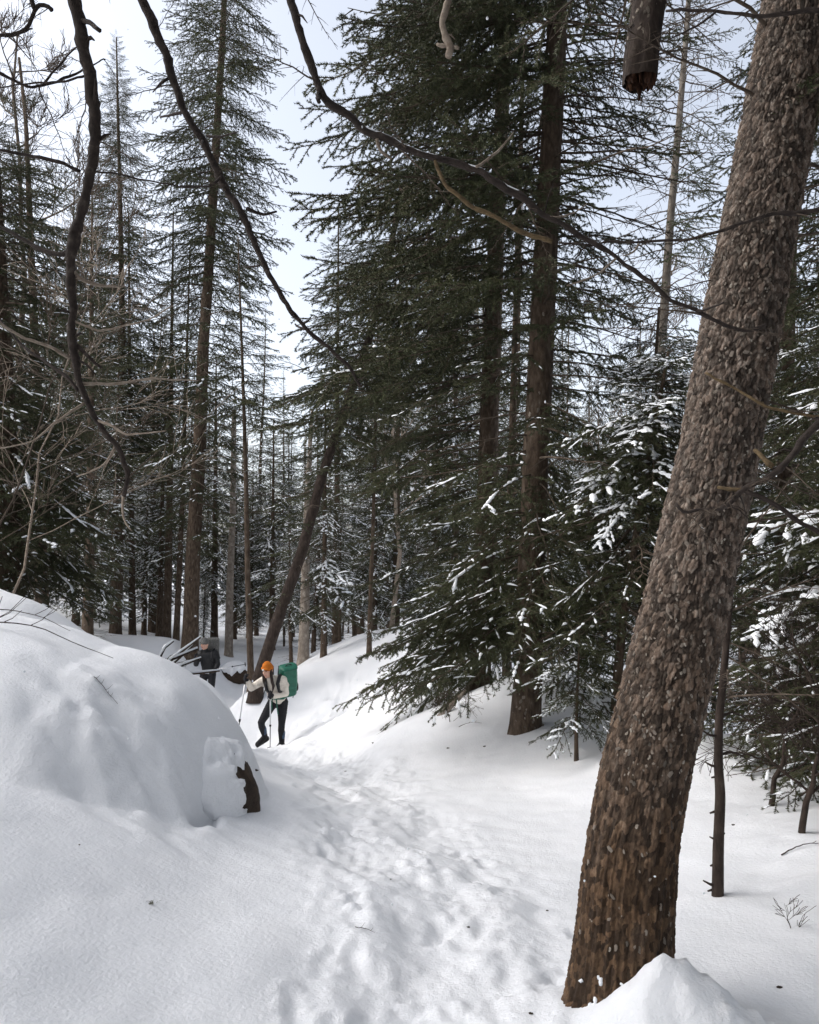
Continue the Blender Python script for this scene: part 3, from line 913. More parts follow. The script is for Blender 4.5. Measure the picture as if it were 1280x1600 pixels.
ORD = ['leftmost', 'second from left', 'third from left', 'fourth from left', 'fifth from left', 'sixth from left', 'seventh from left', 'eighth from left', 'ninth from left', 'tenth from left', 'eleventh from left', 'twelfth from left', 'thirteenth from left', 'fourteenth from left', 'fifteenth from left']
alike = {}
for o in scn.objects:
    if o.parent is None and o.get('group') and o.get('category') == 'tree':
        alike.setdefault(o['label'], []).append(o)
for lab, obs in alike.items():
    if len(obs) > 1:
        obs.sort(key=lambda o: o.location.x / o.location.y)
        for k, o in enumerate(obs):
            o['label'] = lab + ', ' + ORD[min(k, len(ORD) - 1)]


def distant_forest():
    """The wood that closes the view far off: one mass of coarse crowns."""
    r = random.Random(9)
    cr = []
    for sd in range(3):
        bs = [gen_bough(990 + sd * 5 + k, 1.5, dens=9, nl=.17, nw=.12, snow=.6, ds=.34, dt=9.0, snow_w=.07, wood_r=.012).cat() for k in range(2)]
        gc = Geo(); ga = 0
        gc.tube([(0, 0, 0), (0, 0, 6), (.05, 0, 12)], [.14, .09, .01], 6, 1)
        for k in range(42):
            f = (k + r.random()) / 42; ga += 2.4 + r.gauss(0, .3)
            v, f3, f4, m3, m4 = r.choice(bs)
            mtx = np.array(Euler((0, R(16 - 42 * f * f + r.gauss(0, 8)), ga)).to_matrix()) * max(.15, 2.3 * (1 - f) ** .8 * r.uniform(.7, 1.1)) / 1.5
            n0 = gc.n; vv = v @ mtx.T + np.array([0, 0, 12 * (.06 + .94 * f)])
            gc.v.append(vv); gc.n += len(vv); gc.f3.append(f3 + n0); gc.m3.append(m3); gc.f4.append(f4 + n0); gc.m4.append(m4)
        cr.append(gc.cat())
    G = Geo()
    for row, (Yv, gap) in enumerate([(60, 2.7), (68, 3.2), (76, 3.6)]):
        x = -58
        while x < 58 + row * 6:
            yy = Yv + r.uniform(-2.5, 2.5); px = CX + x / yy * F
            top = max(np.interp(px, sky_px, sky_py) + 30, 590) + abs(r.gauss(0, 45))
            z0 = gz(x, yy) - .2; k = (P(px, float(top), yy).z - z0) / 12
            v, f3, f4, m3, m4 = r.choice(cr); a = r.uniform(0, 6.28); c, s_ = math.cos(a), math.sin(a); q = k ** .6 * r.uniform(.85, 1.15)
            vv = np.stack([(v[:, 0] * c - v[:, 1] * s_) * q + x, (v[:, 0] * s_ + v[:, 1] * c) * q + yy, v[:, 2] * k + z0], -1)
            n0 = G.n; G.v.append(vv); G.n += len(vv); G.f3.append(f3 + n0); G.m3.append(m3); G.f4.append(f4 + n0); G.m4.append(m4)
            x += gap * r.uniform(.6, 1.4)
    o = G.obj('distant_forest', BM)
    o['kind'] = 'stuff'
    print('FOREST', len(o.data.polygons))


distant_forest()
far_tree(443, 58, 575, 0, 'tiny lone spruce spire standing highest in the gap of open sky', None, 1)
far_tree(97, 30, 265, 3, 'narrow spruce top poking up beside the big dark overhanging limb', None, 2)
far_tree(400, 34, 480, 3, 'thin sparse spruce top at the edge of the sky gap beside the thick trunk', None, 3)
print('TRIS', max(len(o.children) for o in scn.objects), sum(len(m.polygons) for m in bpy.data.meshes), {k: len(v[0][0].polygons) for k, v in BOUGH.items()}, [len(p[0].polygons) for p in PROTO], len(ground.data.polygons))
#MORE


def hit(px, py, lo=1.0, hi=60.0):
    """First point of the snow surface seen at photo pixel (px,py)."""
    Yv = np.geomspace(lo, hi, 900)
    pts = [P(px, py, float(v)) for v in Yv]
    zz = height(np.array([p.x for p in pts]), np.array([p.y for p in pts]))
    for p, z in zip(pts, zz):
        if p.z <= z:
            return Vector((p.x, p.y, float(z)))
    return pts[-1]


# ------------------------------------------------------------------ the leaning foreground trunk
def leaning_trunk():
    tr = [(1600, 966, 148), (1560, 969, 145), (1487, 973, 141), (1337, 985, 136), (1187, 1012, 132), (1000, 1058, 130), (875, 1087, 124), (687, 1127, 119),
          (500, 1160, 119), (375, 1181, 117), (225, 1211, 113), (0, 1247, 108), (-250, 1284, 102), (-700, 1340, 90), (-1300, 1430, 66), (-2100, 1550, 40)]
    cen, rad = [], []
    for py, px, wd in tr:
        Yv = 2.75 + .22 * (1560 - py) / 1560
        cen.append(P(px, py, Yv)); rad.append(wd / 2 / F * Yv)
    base = Vector((cen[1].x, cen[1].y, gz(cen[1].x, cen[1].y) - .05))
    root = empty('spruce_tree', base, 'big leaning foreground spruce trunk with scaly lichen-flecked bark, snow heaped at its foot', 'tree')
    c = np.array([tuple(p - base) for p in cen]); rad = np.array(rad)
    zs = np.concatenate([np.arange(c[0, 2] - .35, 4.3, .0042), np.arange(4.3, c[-1, 2], .06)])
    fine = zs < 4.3
    from_z = lambda z, k: np.interp(z, c[:, 2], c[:, k])
    cx_, cy_, r_ = from_z(zs, 0), from_z(zs, 1), np.interp(zs, c[:, 2], rad)
    for a in (cx_, cy_, r_):
        kk = np.ones(61) / 61
        a[:] = np.convolve(np.pad(a, 30, mode='edge'), kk, 'valid') if fine.sum() else a
    r_ = r_ * (1 + .09 * np.exp(-np.clip(zs, 0, 9) / .10))
    nth = 384
    th = np.arange(nth) / nth * 2 * math.pi
    TH, ZZ = np.meshgrid(th, zs)
    # plates of bark: jittered cells, each with its own height and tilt, split by cracks
    nu, ch = 64, .031
    wu = .55 * fbm(np.cos(TH) * 5, np.sin(TH) * 5, ZZ * 30, o=3, s=5)
    wv = .45 * fbm(np.cos(TH) * 5 + 7, np.sin(TH) * 5, ZZ * 30, o=3, s=6)
    U = TH / (2 * math.pi) * nu + wu; V = ZZ / ch + wv
    iu, iv = np.floor(U), np.floor(V)
    F1 = np.full(U.shape, 9.0); F2 = F1.copy(); ID = np.zeros(U.shape); LV = np.zeros(U.shape)
    for du in (-1, 0, 1):
        for dv in (-1, 0, 1):
            a, b = iu + du, iv + dv
            am = np.mod(a, nu); zz = np.zeros_like(a)
            ju = a + .5 + .8 * (_h3(am, b, zz, 1) - .5); jv = b + .5 + .8 * (_h3(am, b, zz, 2) - .5)
            dd = np.sqrt((U - ju) ** 2 + (V - jv) ** 2)
            h = _h3(am, b, zz, 3)
            nearer = dd < F1
            F2 = np.where(nearer, F1, np.minimum(F2, dd))
            ID = np.where(nearer, h, ID); LV = np.where(nearer, V - jv, LV); F1 = np.where(nearer, dd, F1)
    edge = np.clip((F2 - F1) / .22, 0, 1)
    scaly = np.clip((ZZ - .25) / 1.0, .35, 1)
    disp = scaly * (.0068 * ID ** 1.5 + .0085 * (edge - 1) - .0058 * LV * edge)
    disp = disp + (1.2 - scaly) * .009 * fbm(np.cos(TH) * 14, np.sin(TH) * 14, ZZ * 5, o=3, s=12)
    disp = disp + .006 * fbm(np.cos(TH) * 1.6, np.sin(TH) * 1.6, ZZ * 1.7, o=3, s=8) + .0022 * fbm(np.cos(TH) * 26, np.sin(TH) * 26, ZZ * 70, o=2, s=9)
    disp = disp + .018 * np.exp(-np.clip(ZZ, 0, 9) / .15) * np.sin(TH * 4 + 1)
    RR = r_[:, None] + disp
    v = np.stack([cx_[:, None] + RR * np.cos(TH), cy_[:, None] + RR * np.sin(TH), ZZ], -1)
    n = len(zs)
    i = np.arange(n - 1)[:, None] * nth; j = np.arange(nth)[None]; j2 = (j + 1) % nth
    q = np.stack([i + j, i + j2, i + nth + j2, i + nth + j], -1).reshape(-1, 4)
    tm = np_mesh('trunk', v, None, q, [M['leaning_bark']], smooth=True)
    pa = tm.attributes.new('plate', 'FLOAT', 'POINT'); pa.data.foreach_set('value', (ID ** 1.6).ravel().astype(np.float32))
    link('trunk', tm, root)

    def surf(z, t):
        k = int(np.searchsorted(zs, z)); m = int(t / (2 * math.pi) * nth) % nth
        return v[k, m]
    # loose bark flakes
    r = random.Random(4)
    protos = []
    for k in range(6):
        m = 7
        a = np.arange(m) / m * 2 * math.pi
        rr = np.array([r.uniform(.45, 1.15) for _ in range(m)])
        ring = np.stack([rr * np.cos(a) * .5, np.zeros(m), rr * np.sin(a) * .75], -1)
        curve = lambda p: p + np.array([0, -.16, 0]) * (1 - (p[:, 0:1] * 2) ** 2) + np.array([0, .10, 0]) * p[:, 2:3]
        top = curve(ring); bot = ring * .92 + np.array([0, .22, 0])
        ctr = np.array([[0, -.19, 0]])
        vv = np.vstack([top, bot, ctr])
        f3 = [(2 * m, x, (x + 1) % m) for x in range(m)]
        f4 = [(x, x + m, (x + 1) % m + m, (x + 1) % m) for x in range(m)]
        protos.append((vv, f3, f4, np_mesh('bark_flake', vv, f3, f4, [M['flake']], smooth=False)))
    stuff = Geo()
    for k in range(1100):
        z = r.uniform(.8, 3.75) if r.random() < .95 else r.uniform(.15, .8)
        t = r.gauss(-math.pi / 2 - .2, .85) if r.random() < .8 else r.uniform(0, 6.28)
        p = surf(z, t % (2 * math.pi))
        sz = r.uniform(.007, .016) * (1.2 if k < 300 else .8)
        rot = Euler((r.gauss(0, .16), r.gauss(0, .5), t + math.pi / 2 + r.gauss(0, .15)))
        vv, f3, f4, me = protos[k % 6]
        nrm_ = np.array([math.cos(t), math.sin(t), 0])
        p = p + nrm_ * .0015
        if k < 300:
            o = link('bark_flake', me, root)
            o.location = p; o.rotation_euler = rot; o.scale = (sz, sz * .8, sz * 1.15)
        else:
            stuff.add((vv * np.array([sz, sz * .8, sz * 1.1])) @ np.array(rot.to_matrix()).T + p, f3, f4, 0)
    o = stuff.obj('bark_flake_cover', M['flake'], root, smooth=False)
    o['kind'] = 'stuff'
    # snow caught in the bark at the foot
    g = Geo()
    for k in range(26):
        t = r.gauss(-math.pi / 2 - .3, .6); z = abs(r.gauss(.02, .05)) + .02
        g.ball(surf(max(z, .02), t % (2 * math.pi)), (r.uniform(.005, .012), r.uniform(.005, .010), r.uniform(.006, .018)), 6, 0, .15, k)
    g.obj('stuck_snow', M['snow_load'], root)['kind'] = 'stuff'
    # dead side limbs in the frame and live boughs far overhead
    ga = 0
    for k, (z, t, ln, pt) in enumerate([(2.55, 3.3, .5, -8), (2.9, .1, .7, -15), (3.25, .4, .9, -5), (2.2, -.1, .55, 20), (3.5, 3.4, .8, -20), (1.95, .3, .6, 15), (3.8, -2.8, .9, -25), (2.72, 3.0, .35, 10), (1.72, -.2, .5, -12)]):
        p = surf(z, t % (2 * math.pi))
        put_bough(root, 'dead', p, t, R(pt), ln, r)
    for k in range(70):
        z = 5.2 + 4.3 * k / 70
        ga += 2.4
        put_bough(root, r.choice(['green', 'long']), (np.interp(z, c[:, 2], c[:, 0]), np.interp(z, c[:, 2], c[:, 1]), z), ga, R(10 + r.gauss(0, 8)), r.uniform(1.4, 2.3), r)
    return root


leaning_trunk()


FL = [m for m in bpy.data.meshes if m.name.startswith('bark_flake') and len(m.polygons) == 14]
r = random.Random(44)
for k in range(60):
    zq = r.uniform(.05, 1.5) if k < 44 else r.uniform(1.5, 5)
    t = r.gauss(-1.8, .7)
    rq = 44 / 2 / F * 8.5 * (1 + .33 * math.exp(-(zq) / .18)) * (1 - zq * .03) + .004
    o = link('lichen_patch', FL[k % len(FL)], TB)
    o.location = (zq * .05 + rq * math.cos(t), rq * math.sin(t), zq)
    o.rotation_euler = (r.gauss(0, .1), r.gauss(0, .4), t + math.pi / 2)
    sz = r.uniform(.02, .05); o.scale = (sz, .03, sz)

# ------------------------------------------------------------------ overhanging bare limbs
def limb(label, tr, Y0, Y1, w0, w1, twigs=(), bark='branch_bark', name='overhanging_branch', seed=0, snow=(), ns=9):
    r = random.Random(seed)
    def path(t, ya, yb, dens=.018):
        pts = [P(px, py, ya + (yb - ya) * k / max(1, len(t) - 1)) for k, (px, py) in enumerate(t)]
        a = np.array([tuple(p) for p in pts])
        d = np.concatenate([[0], np.cumsum(np.linalg.norm(np.diff(a, axis=0), axis=1))])
        n = max(6, int(d[-1] / dens)); q = np.linspace(0, d[-1], n)
        c = np.stack([np.interp(q, d, a[:, k]) for k in range(3)], -1)
        for _ in range(2):
            c[1:-1] = (c[:-2] + 2 * c[1:-1] + c[2:]) / 4
        jit = np.stack([fbm(q * 14 + seed, q * 0 + k, o=2, s=k) for k in range(3)], -1)
        return c + jit * .006, q / d[-1]
    c, q = path(tr, Y0, Y1)
    org = Vector(c[-1])
    root = empty(name, org, label, 'branch')
    rad = (w0 + (w1 - w0) * q) / 2 / F * (Y0 + (Y1 - Y0) * q)
    Lm = np.linalg.norm(np.diff(c, axis=0), axis=1).sum()
    rad = rad * (1 + .13 * fbm(q * Lm * 22, q * 0 + seed, o=3, s=2) + .9 * np.clip(vnoise(q * Lm * 5, q * 0 + seed, s=4) - .55, 0, 1))
    g = Geo(); g.tube(c - np.array(org), rad, ns, 0, True, .085, seed); g.obj('limb', M[bark], root)
    for k, (t, wa, wb, *mm) in enumerate(twigs):
        f = min(1, max(0, np.interp(t[0][1], [p[1] for p in tr], np.linspace(0, 1, len(tr))) if tr[0][1] < tr[-1][1] else .5))
        ya = Y0 + (Y1 - Y0) * f
        cc, qq = path(t, ya, ya + r.uniform(-.12, .12), .02)
        g = Geo(); g.tube(cc - np.array(org), (wa + (wb - wa) * qq) / 2 / F * ya * (1 + .1 * fbm(qq * 20, qq * 0 + k, s=k)), 6, 0, True, .06, k)
        g.obj('twig', M[mm[0] if mm else bark], root)
    for k in range(8 if w0 > 12 else 3):
        i = r.randrange(int(len(c) * .3), len(c) - 1)
        put_bough(root, 'dead', c[i] - np.array(org), r.uniform(0, 6.28), R(r.gauss(10, 30)), r.uniform(.12, .34), r)
    for k in range(9 if w0 > 12 else 4):
        i = r.randrange(int(len(c) * .25), len(c) - 2)
        a = nrm(np.array([r.gauss(0, 1), r.gauss(0, .5), r.gauss(0, 1)])); ln = r.uniform(.02, .10) * (1 if w0 > 12 else .6)
        p0 = c[i] - np.array(org)
        g = Geo(); g.tube([p0, p0 + a * (rad[i] + ln * .5) + np.array([0, 0, .01]), p0 + a * (rad[i] + ln)], [rad[i] * .35, rad[i] * .28, rad[i] * .12], 6, 0, True, .1, k); g.obj('spur', M[bark], root)
    for (f0, f1, hh) in snow:
        m = (q > f0) & (q < f1)
        cc = c[m] - np.array(org); rr = rad[m]
        if len(cc) > 4:
            g = Geo()
            wv = rr * .75 * (.55 + .5 * np.clip(vnoise(np.arange(len(cc)) * .35, np.zeros(len(cc)) + seed), -.8, 1)); wv[0] = wv[-1] = rr[0] * .1
            g.tube(cc + np.array([0, 0, 1.0]) * (rr * .72)[:, None], wv, 6, 0)
            g.obj('snow', M['snow_load'], root)
    return root


limb('thickest dark overhanging limb hanging past the sky, ending in pale crooked twigs',
     [(70, -620), (96, -200), (118, 0), (128, 60), (141, 130), (149, 190), (146, 240), (131, 310), (118, 370), (112, 410), (113, 470), (112, 540), (124, 600), (150, 655), (182, 700), (200, 740), (196, 775)],
     2.5, 2.9, 30, 7,
     [([(128, 30), (142, 40), (157, 47)], 9, 7), ([(112, 392), (92, 402), (60, 388), (0, 352), (-60, 330)], 9, 5, 'branch_bark'), ([(118, 425), (130, 442), (150, 448), (196, 447)], 7, 3, 'pale_twig'),
      ([(128, 268), (100, 258), (60, 245), (0, 234), (-50, 226)], 6, 4), ([(148, 268), (210, 278), (290, 292), (330, 293)], 3, 2), ([(146, 115), (100, 130), (60, 128), (0, 135)], 4, 2),
      ([(115, 530), (135, 560), (160, 575)], 8, 4), ([(122, 600), (170, 602), (240, 590), (310, 596)], 6, 2, 'pale_twig'), ([(112, 560), (70, 540), (20, 520), (-30, 480)], 6, 4, 'pale_twig'),
      ([(150, 655), (200, 680), (260, 672)], 5, 2, 'pale_twig'), ([(125, 610), (80, 570), (40, 545), (0, 500)], 7, 3, 'branch_bark'), ([(115, 500), (150, 520), (230, 500), (270, 478)], 4, 2, 'pale_twig'), ([(182, 700), (160, 730), (120, 745)], 4, 2, 'pale_twig'),
      ([(196, 775), (188, 800), (206, 830)], 5, 2, 'pale_twig'), ([(135, 630), (100, 650), (52, 690), (0, 700)], 5, 2, 'pale_twig')], seed=1, snow=[(.70, .84, 1)], ns=12)
limb('dark crooked overhanging limb crossing the sky in front of the thick spruce crown',
     [(120, -560), (190, -170), (222, 0), (248, 58), (266, 110), (285, 170), (318, 225), (345, 280), (383, 340), (408, 405), (430, 448), (455, 490), (482, 516), (520, 548), (548, 580), (562, 604)],
     2.7, 3.2, 22, 5,
     [([(384, 328), (402, 334), (416, 336), (432, 330)], 7, 3), ([(288, 176), (268, 180), (250, 182)], 6, 3), ([(322, 215), (345, 214), (372, 205)], 5, 2), ([(345, 275), (333, 292), (282, 290)], 5, 2), ([(480, 516), (470, 514), (462, 506)], 5, 3), ([(412, 412), (400, 418), (380, 416)], 4, 2), ([(470, 508), (482, 502), (486, 496)], 4, 2)], seed=2, ns=10)
limb('long grey overhanging limb bending in front of the dark boughs and the leaning trunk',
     [(380, -560), (430, -160), (455, 5), (470, 50), (482, 85), (492, 125), (502, 150), (535, 178), (575, 205), (615, 226), (670, 245), (745, 264), (800, 298), (850, 335), (900, 364), (950, 395), (1000, 432), (1050, 468), (1095, 487), (1130, 512), (1165, 516), (1195, 506)],
     2.2, 2.45, 19, 5,
     [([(500, 145), (497, 152), (498, 158)], 9, 7), ([(590, 218), (594, 236), (612, 248)], 6, 4, 'pale_twig'), ([(680, 252), (690, 272), (694, 290), (740, 322), (790, 350), (862, 381)], 6, 8, 'yellow_twig'), ([(745, 262), (775, 240), (803, 205)], 6, 2, 'pale_twig'),
      ([(860, 340), (890, 338), (916, 318)], 4, 2, 'pale_twig'), ([(965, 402), (940, 425), (886, 447)], 4, 2, 'pale_twig'), ([(1090, 486), (1112, 482), (1130, 472)], 5, 2)], seed=3, snow=[(.42, .72, 1)], ns=10)
limb('thin bare twig running level across the leaning trunk', [(1420, 308), (1280, 328), (1210, 336), (1140, 352), (1080, 372), (1000, 378), (930, 381), (872, 379)], 2.25, 2.4, 7, 3, [([(1000, 378), (990, 395), (975, 398)], 4, 2, 'pale_twig')], seed=4, ns=7)
limb('bare grey branch crossing the very top of the leaning trunk', [(1440, 24), (1280, 18), (1180, 22), (1120, 16), (1064, 14), (1040, 18)], 2.3, 2.5, 9, 4, [([(1120, 16), (1090, 40), (1040, 66)], 4, 2)], seed=5, ns=7)
limb('forked grey dead limb sweeping up beside the lower leaning trunk', [(1420, 610), (1280, 660), (1250, 690), (1215, 735), (1165, 762), (1145, 785), (1110, 800), (1065, 798), (1055, 785)], 2.35, 2.45, 16, 4,
     [([(1165, 764), (1140, 766), (1120, 762)], 8, 6, 'yellow_twig'), ([(1210, 728), (1190, 716), (1178, 704)], 9, 7, 'yellow_twig'), ([(1165, 765), (1230, 800), (1300, 850), (1380, 890)], 8, 6)], seed=6, ns=8)
limb('short yellowish dead twig slanting over the middle of the leaning trunk', [(1420, 700), (1290, 652), (1195, 634), (1150, 606), (1102, 584)], 2.4, 2.6, 6, 4, bark='yellow_twig', seed=7, ns=7)
limb('dark hooked branch tip hanging in the corner of the sky', [(-60, 90), (0, 56), (32, 52), (50, 22), (62, 2), (72, 6), (80, 14)], 2.6, 2.6, 5, 7, [([(55, 14), (40, -40), (20, -120)], 8, 9), ([(30, 52), (42, 48), (50, 48)], 4, 3)], seed=8, ns=7)
limb('thin dark twig slanting up across the sky beside the thickest limb', [(-60, 100), (0, 112), (40, 134), (68, 132), (110, 118), (150, 100), (164, 92)], 2.6, 2.9, 6, 2, [([(68, 132), (90, 108), (118, 70)], 4, 2)], seed=9, ns=6)
limb('pale curved twig dangling from the black boughs at the top', [(740, -160), (712, -30), (700, 0), (690, 36), (696, 62), (706, 76), (700, 88)], 3.0, 3.0, 9, 12, [([(704, 74), (690, 72), (684, 68)], 8, 5, 'pale_twig'), ([(706, 76), (716, 76)], 6, 5, 'pale_twig')], bark='pale_twig', seed=10, ns=8)

# the snapped-off trunk hung up overhead
root = empty('broken_trunk', P(1000, 120, 3.4), 'snapped-off spruce trunk hanging overhead, its broken end reddish and splintered', 'broken tree')
pts = [P(1000, 128, 3.4), P(1003, 80, 3.4), P(1016, 0, 3.45), (P(1036, -150, 3.5)), P(1076, -520, 3.6), P(1110, -900, 3.7)]
b0 = P(1000, 120, 3.4)
g, *_ = trunk_geo([p - b0 for p in pts], np.array([26, 28, 28, 27, 25, 20]) / F * 3.4, 40, .02, .16, 3, 1.0)
g.obj('trunk', M['dark_bark'], root)
M['raw_wood'] = noise_mat('raw_wood', [(0.3, (.018, .008, .005)), (0.55, (.055, .024, .012)), (0.8, (.12, .06, .03))], 30, (1, 1, .3), rough=.9, bump=.8, bscale=60, bdist=.01)
r = random.Random(8)
for k in range(46):
    a = r.uniform(0, 6.28); q = r.uniform(.2, 1) ** .5
    g = Geo()
    p0 = np.array([math.cos(a), math.sin(a), 0]) * .066 * q + np.array([0, 0, .05]); ln = abs(r.gauss(.02, .016)) + .008 + .02 * (math.cos(a + .6) > .3)
    wr = r.uniform(.008, .017)
    g.tube([p0, p0 * np.array([.98, .98, 0]) + np.array([0, 0, -ln * .5]), p0 * np.array([.95, .95, 0]) + np.array([r.gauss(0, .004), r.gauss(0, .004), -ln])], [wr, wr * .85, wr * .35], 5, 0, True, .2, k)
    g.obj('splinter', M['raw_wood'], root)
for k in range(60):
    zq = r.uniform(.05, .55); t = r.gauss(-1.6, .9); rq = 27 / F * 3.4 + .002
    o = link('bark_flake', FL[k % len(FL)], root)
    o.location = (zq * .11 + rq * math.cos(t), zq * .07 + rq * math.sin(t), zq); o.rotation_euler = (r.gauss(0, .15), r.gauss(0, .5), t + math.pi / 2)
    sz = r.uniform(.010, .022); o.scale = (sz, .015, sz * 1.2)
for k in range(7):
    put_bough(root, 'dead', (0, 0, .25 + k * .12), r.uniform(0, 6.28), R(r.gauss(15, 15)), r.uniform(.4, .9), r)


# ------------------------------------------------------------------ bare hardwoods and shrubs
def grow(g, p, d, ln, rad, depth, r, up=.15, kids=6, spread=35, minr=.0012):
    n = 6
    pts = [np.array(p, float)]
    dd = np.array(d, float)
    for k in range(n):
        dd = nrm(dd + np.array([r.gauss(0, .13), r.gauss(0, .13), r.gauss(0, .10) + up * .12]))
        pts.append(pts[-1] + dd * ln / n)
    g.tube(pts, np.linspace(rad, max(minr, rad * .35), n + 1), 6 if rad > .008 else 4 if rad > .003 else 3, 0, cap=False)
    if depth <= 0:
        return
    for k in range(kids):
        f = r.uniform(.2, 1.0) * n
        i = min(n - 1, int(f))
        q = pts[i] + (pts[i + 1] - pts[i]) * (f - i)
        ax = nrm(np.cross(dd, np.array([r.gauss(0, 1), r.gauss(0, 1), r.gauss(0, 1)])))
        a = R(spread + r.gauss(0, 12))
        nd = nrm(nrm(pts[i + 1] - pts[i]) * math.cos(a) + ax * math.sin(a) + np.array([0, 0, up]))
        grow(g, q, nd, ln * r.uniform(.4, .68), max(minr, rad * (1 - .6 * f / n) * r.uniform(.5, .7)), depth - 1, r, up, max(3, kids - 1), spread, minr)


def bare_tree(label, base, H, rad, seed, bark='pale_twig', limbs=9, name='bare_tree', cat='tree', lean=(0, 0), depth=3, lo=.25, up=.3, spread=32, lim_len=.42, kids=6, minr=.003, group=None):
    r = random.Random(seed)
    root = empty(name, base, label, cat, group)
    n = 9
    pts = [np.array([lean[0] * (k / n) ** 1.2 * H + r.gauss(0, .01 * H), lean[1] * k / n * H + r.gauss(0, .01 * H), k / n * H - .05]) for k in range(n + 1)]
    rr = np.linspace(rad, rad * .18, n + 1)
    g = Geo(); g.tube(pts, rr, 10, 0, True, .04, seed); g.obj('trunk' if H > 3 else 'stem', M[bark], root)
    for k in range(limbs):
        f = (lo + (1 - lo) * (k + r.random()) / limbs) * n
        i = min(n - 1, int(f))
        q = pts[i] + (pts[i + 1] - pts[i]) * (f - i)
        a = k * 2.4 + r.gauss(0, .4)
        d = nrm(np.array([math.cos(a), math.sin(a), .75 + r.gauss(0, .2)]))
        g = Geo(); grow(g, q, d, H * lim_len * (1.15 - .6 * f / n) * r.uniform(.7, 1.1), rad * .45 * (1 - .6 * f / n), depth, r, up, kids, spread, minr)
        g.obj('limb', M[bark], root)
    return root


def on(px, Yv):
    x = (px - CX) / F * Yv
    return Vector((x, Yv, gz(x, Yv)))


bare_tree('bare hardwood with a fan of fine twigs against the sky behind the thickest limb', on(14, 17), 14.2, .11, 3, bark='twig', limbs=13, depth=3, lo=.4, lim_len=.23, minr=.006, kids=7)
bare_tree('leafless grey shrub rising from the snowbank crest in front of the snowbank spruce', on(-40, 5.6), 2.7, .011, 7, bark='twig', name='bare_shrub', cat='shrub', limbs=11, lean=(.33, .02), depth=2, lo=.12, up=.1, lim_len=.4, minr=.0022)
bare_tree('tangled leafless shrub with pale stems below the crooked tips of the thickest limb', on(20, 7.2), 3.4, .013, 9, name='bare_shrub', cat='shrub', limbs=12, lean=(.22, .0), depth=2, lo=.15, up=.05, lim_len=.42, minr=.0026)
bare_tree('bare pale hardwood with forked snowy limbs in the stand behind the orange-hatted hiker', on(620, 19), 9.0, .07, 12, limbs=11, depth=2, lo=.3, lim_len=.3, minr=.006)
bare_tree('bare hardwood with dark twigs against the sky beyond the thin pale-barked spruce', on(1010, 24), 11.5, .08, 14, bark='twig', limbs=11, depth=3, lo=.4, lim_len=.28, minr=.006)
bare_tree('bare hardwood leaning beside the leaning trunk against the bright sky', on(1072, 20), 10.0, .08, 15, bark='twig', limbs=10, lean=(.12, 0), depth=3, lo=.35, lim_len=.28, minr=.006)
for k, (px, Yv, H, lx, lab) in enumerate([(1186, 5.3, 1.0, .42, 'dark leaning dead stem with bare twigs nearest the stubby sapling'), (1234, 4.6, 1.0, .36, 'lowest dark dead stem slanting up out of the shaded snow at the edge'), (1275, 5.6, 1.1, -.2, 'dark twiggy stem tangled under the snow-loaded edge boughs'), (1330, 4.9, 1.2, -.3, 'dark bare stem leaning inward at the very edge')]):
    bare_tree(lab, on(px, Yv), H, .022, 20 + k, bark='dark_bark', name='dead_tree', cat='dead tree', limbs=12, lean=(lx, .1), depth=2, lo=.2, up=-.02, lim_len=.62, minr=.0020, spread=42)
b = hit(705, 1128)
bare_tree('low leafless twig bush under the drooping boughs of the right bank', b, .45, .006, 31, bark='twig', name='bare_shrub', cat='shrub', limbs=11, lean=(-.3, 0), depth=2, lo=.05, up=.0, lim_len=.8, minr=.0016, spread=45)
b = hit(1238, 1452)
bare_tree('small dark twig sprig poking from the shaded snow near the edge', b, .16, .003, 33, bark='dark_bark', name='bare_shrub', cat='shrub', limbs=6, lean=(-.2, 0), depth=1, lo=.1, up=.05, lim_len=.7, minr=.0012)

# stubby dark sapling right of the leaning trunk
tr = [(1121, 1402), (1122, 1330), (1126, 1240), (1122, 1190), (1124, 1120), (1132, 1040), (1140, 950), (1144, 860)]
b = hit(1121, 1400)
root = empty('dead_sapling', b, 'dark dead sapling with short broken stubs beside the leaning trunk', 'sapling')
pts = [P(px, py, b.y) - b for px, py in tr]; pts[0].z = -.06
g, *_ = trunk_geo(pts, np.linspace(8.5, 4.5, len(pts)) / F * b.y, 14, .03, .08, 5, 1.1)
g.obj('trunk', M['dark_bark'], root)
for k, (py, a, ln) in enumerate([(1392, 3.0, .05), (1383, 3.3, .08), (1352, 3.1, .04), (1312, 3.3, .05), (1270, 3.0, .05), (1274, 3.6, .03), (1215, 2.9, .04), (1198, 3.2, .07), (1180, .3, .16), (1150, 3.6, .12), (1120, .5, .2), (1080, 3.0, .2), (1300, -.6, .03), (1240, -1.2, .03)]):
    p = np.array(P(float(np.interp(-py, [-y for _, y in tr], [x for x, _ in tr])), py, b.y) - b)
    g = Geo(); g.tube([p, p + ln * .5 * np.array([math.cos(a), math.sin(a), .15]), p + ln * np.array([math.cos(a), math.sin(a), .35 if k % 2 else -.1])], [.0085, .007, .004], 6, 0, True, .1, k)
    g.obj('stub', M['dark_bark'], root)
for k in range(10):
    p = P(1135, 1090 - k * 22, b.y) - b
    put_bough(root, 'dead', p, rnd.uniform(0, 6.28), R(rnd.gauss(0, 15)), rnd.uniform(.3, .7), rnd)

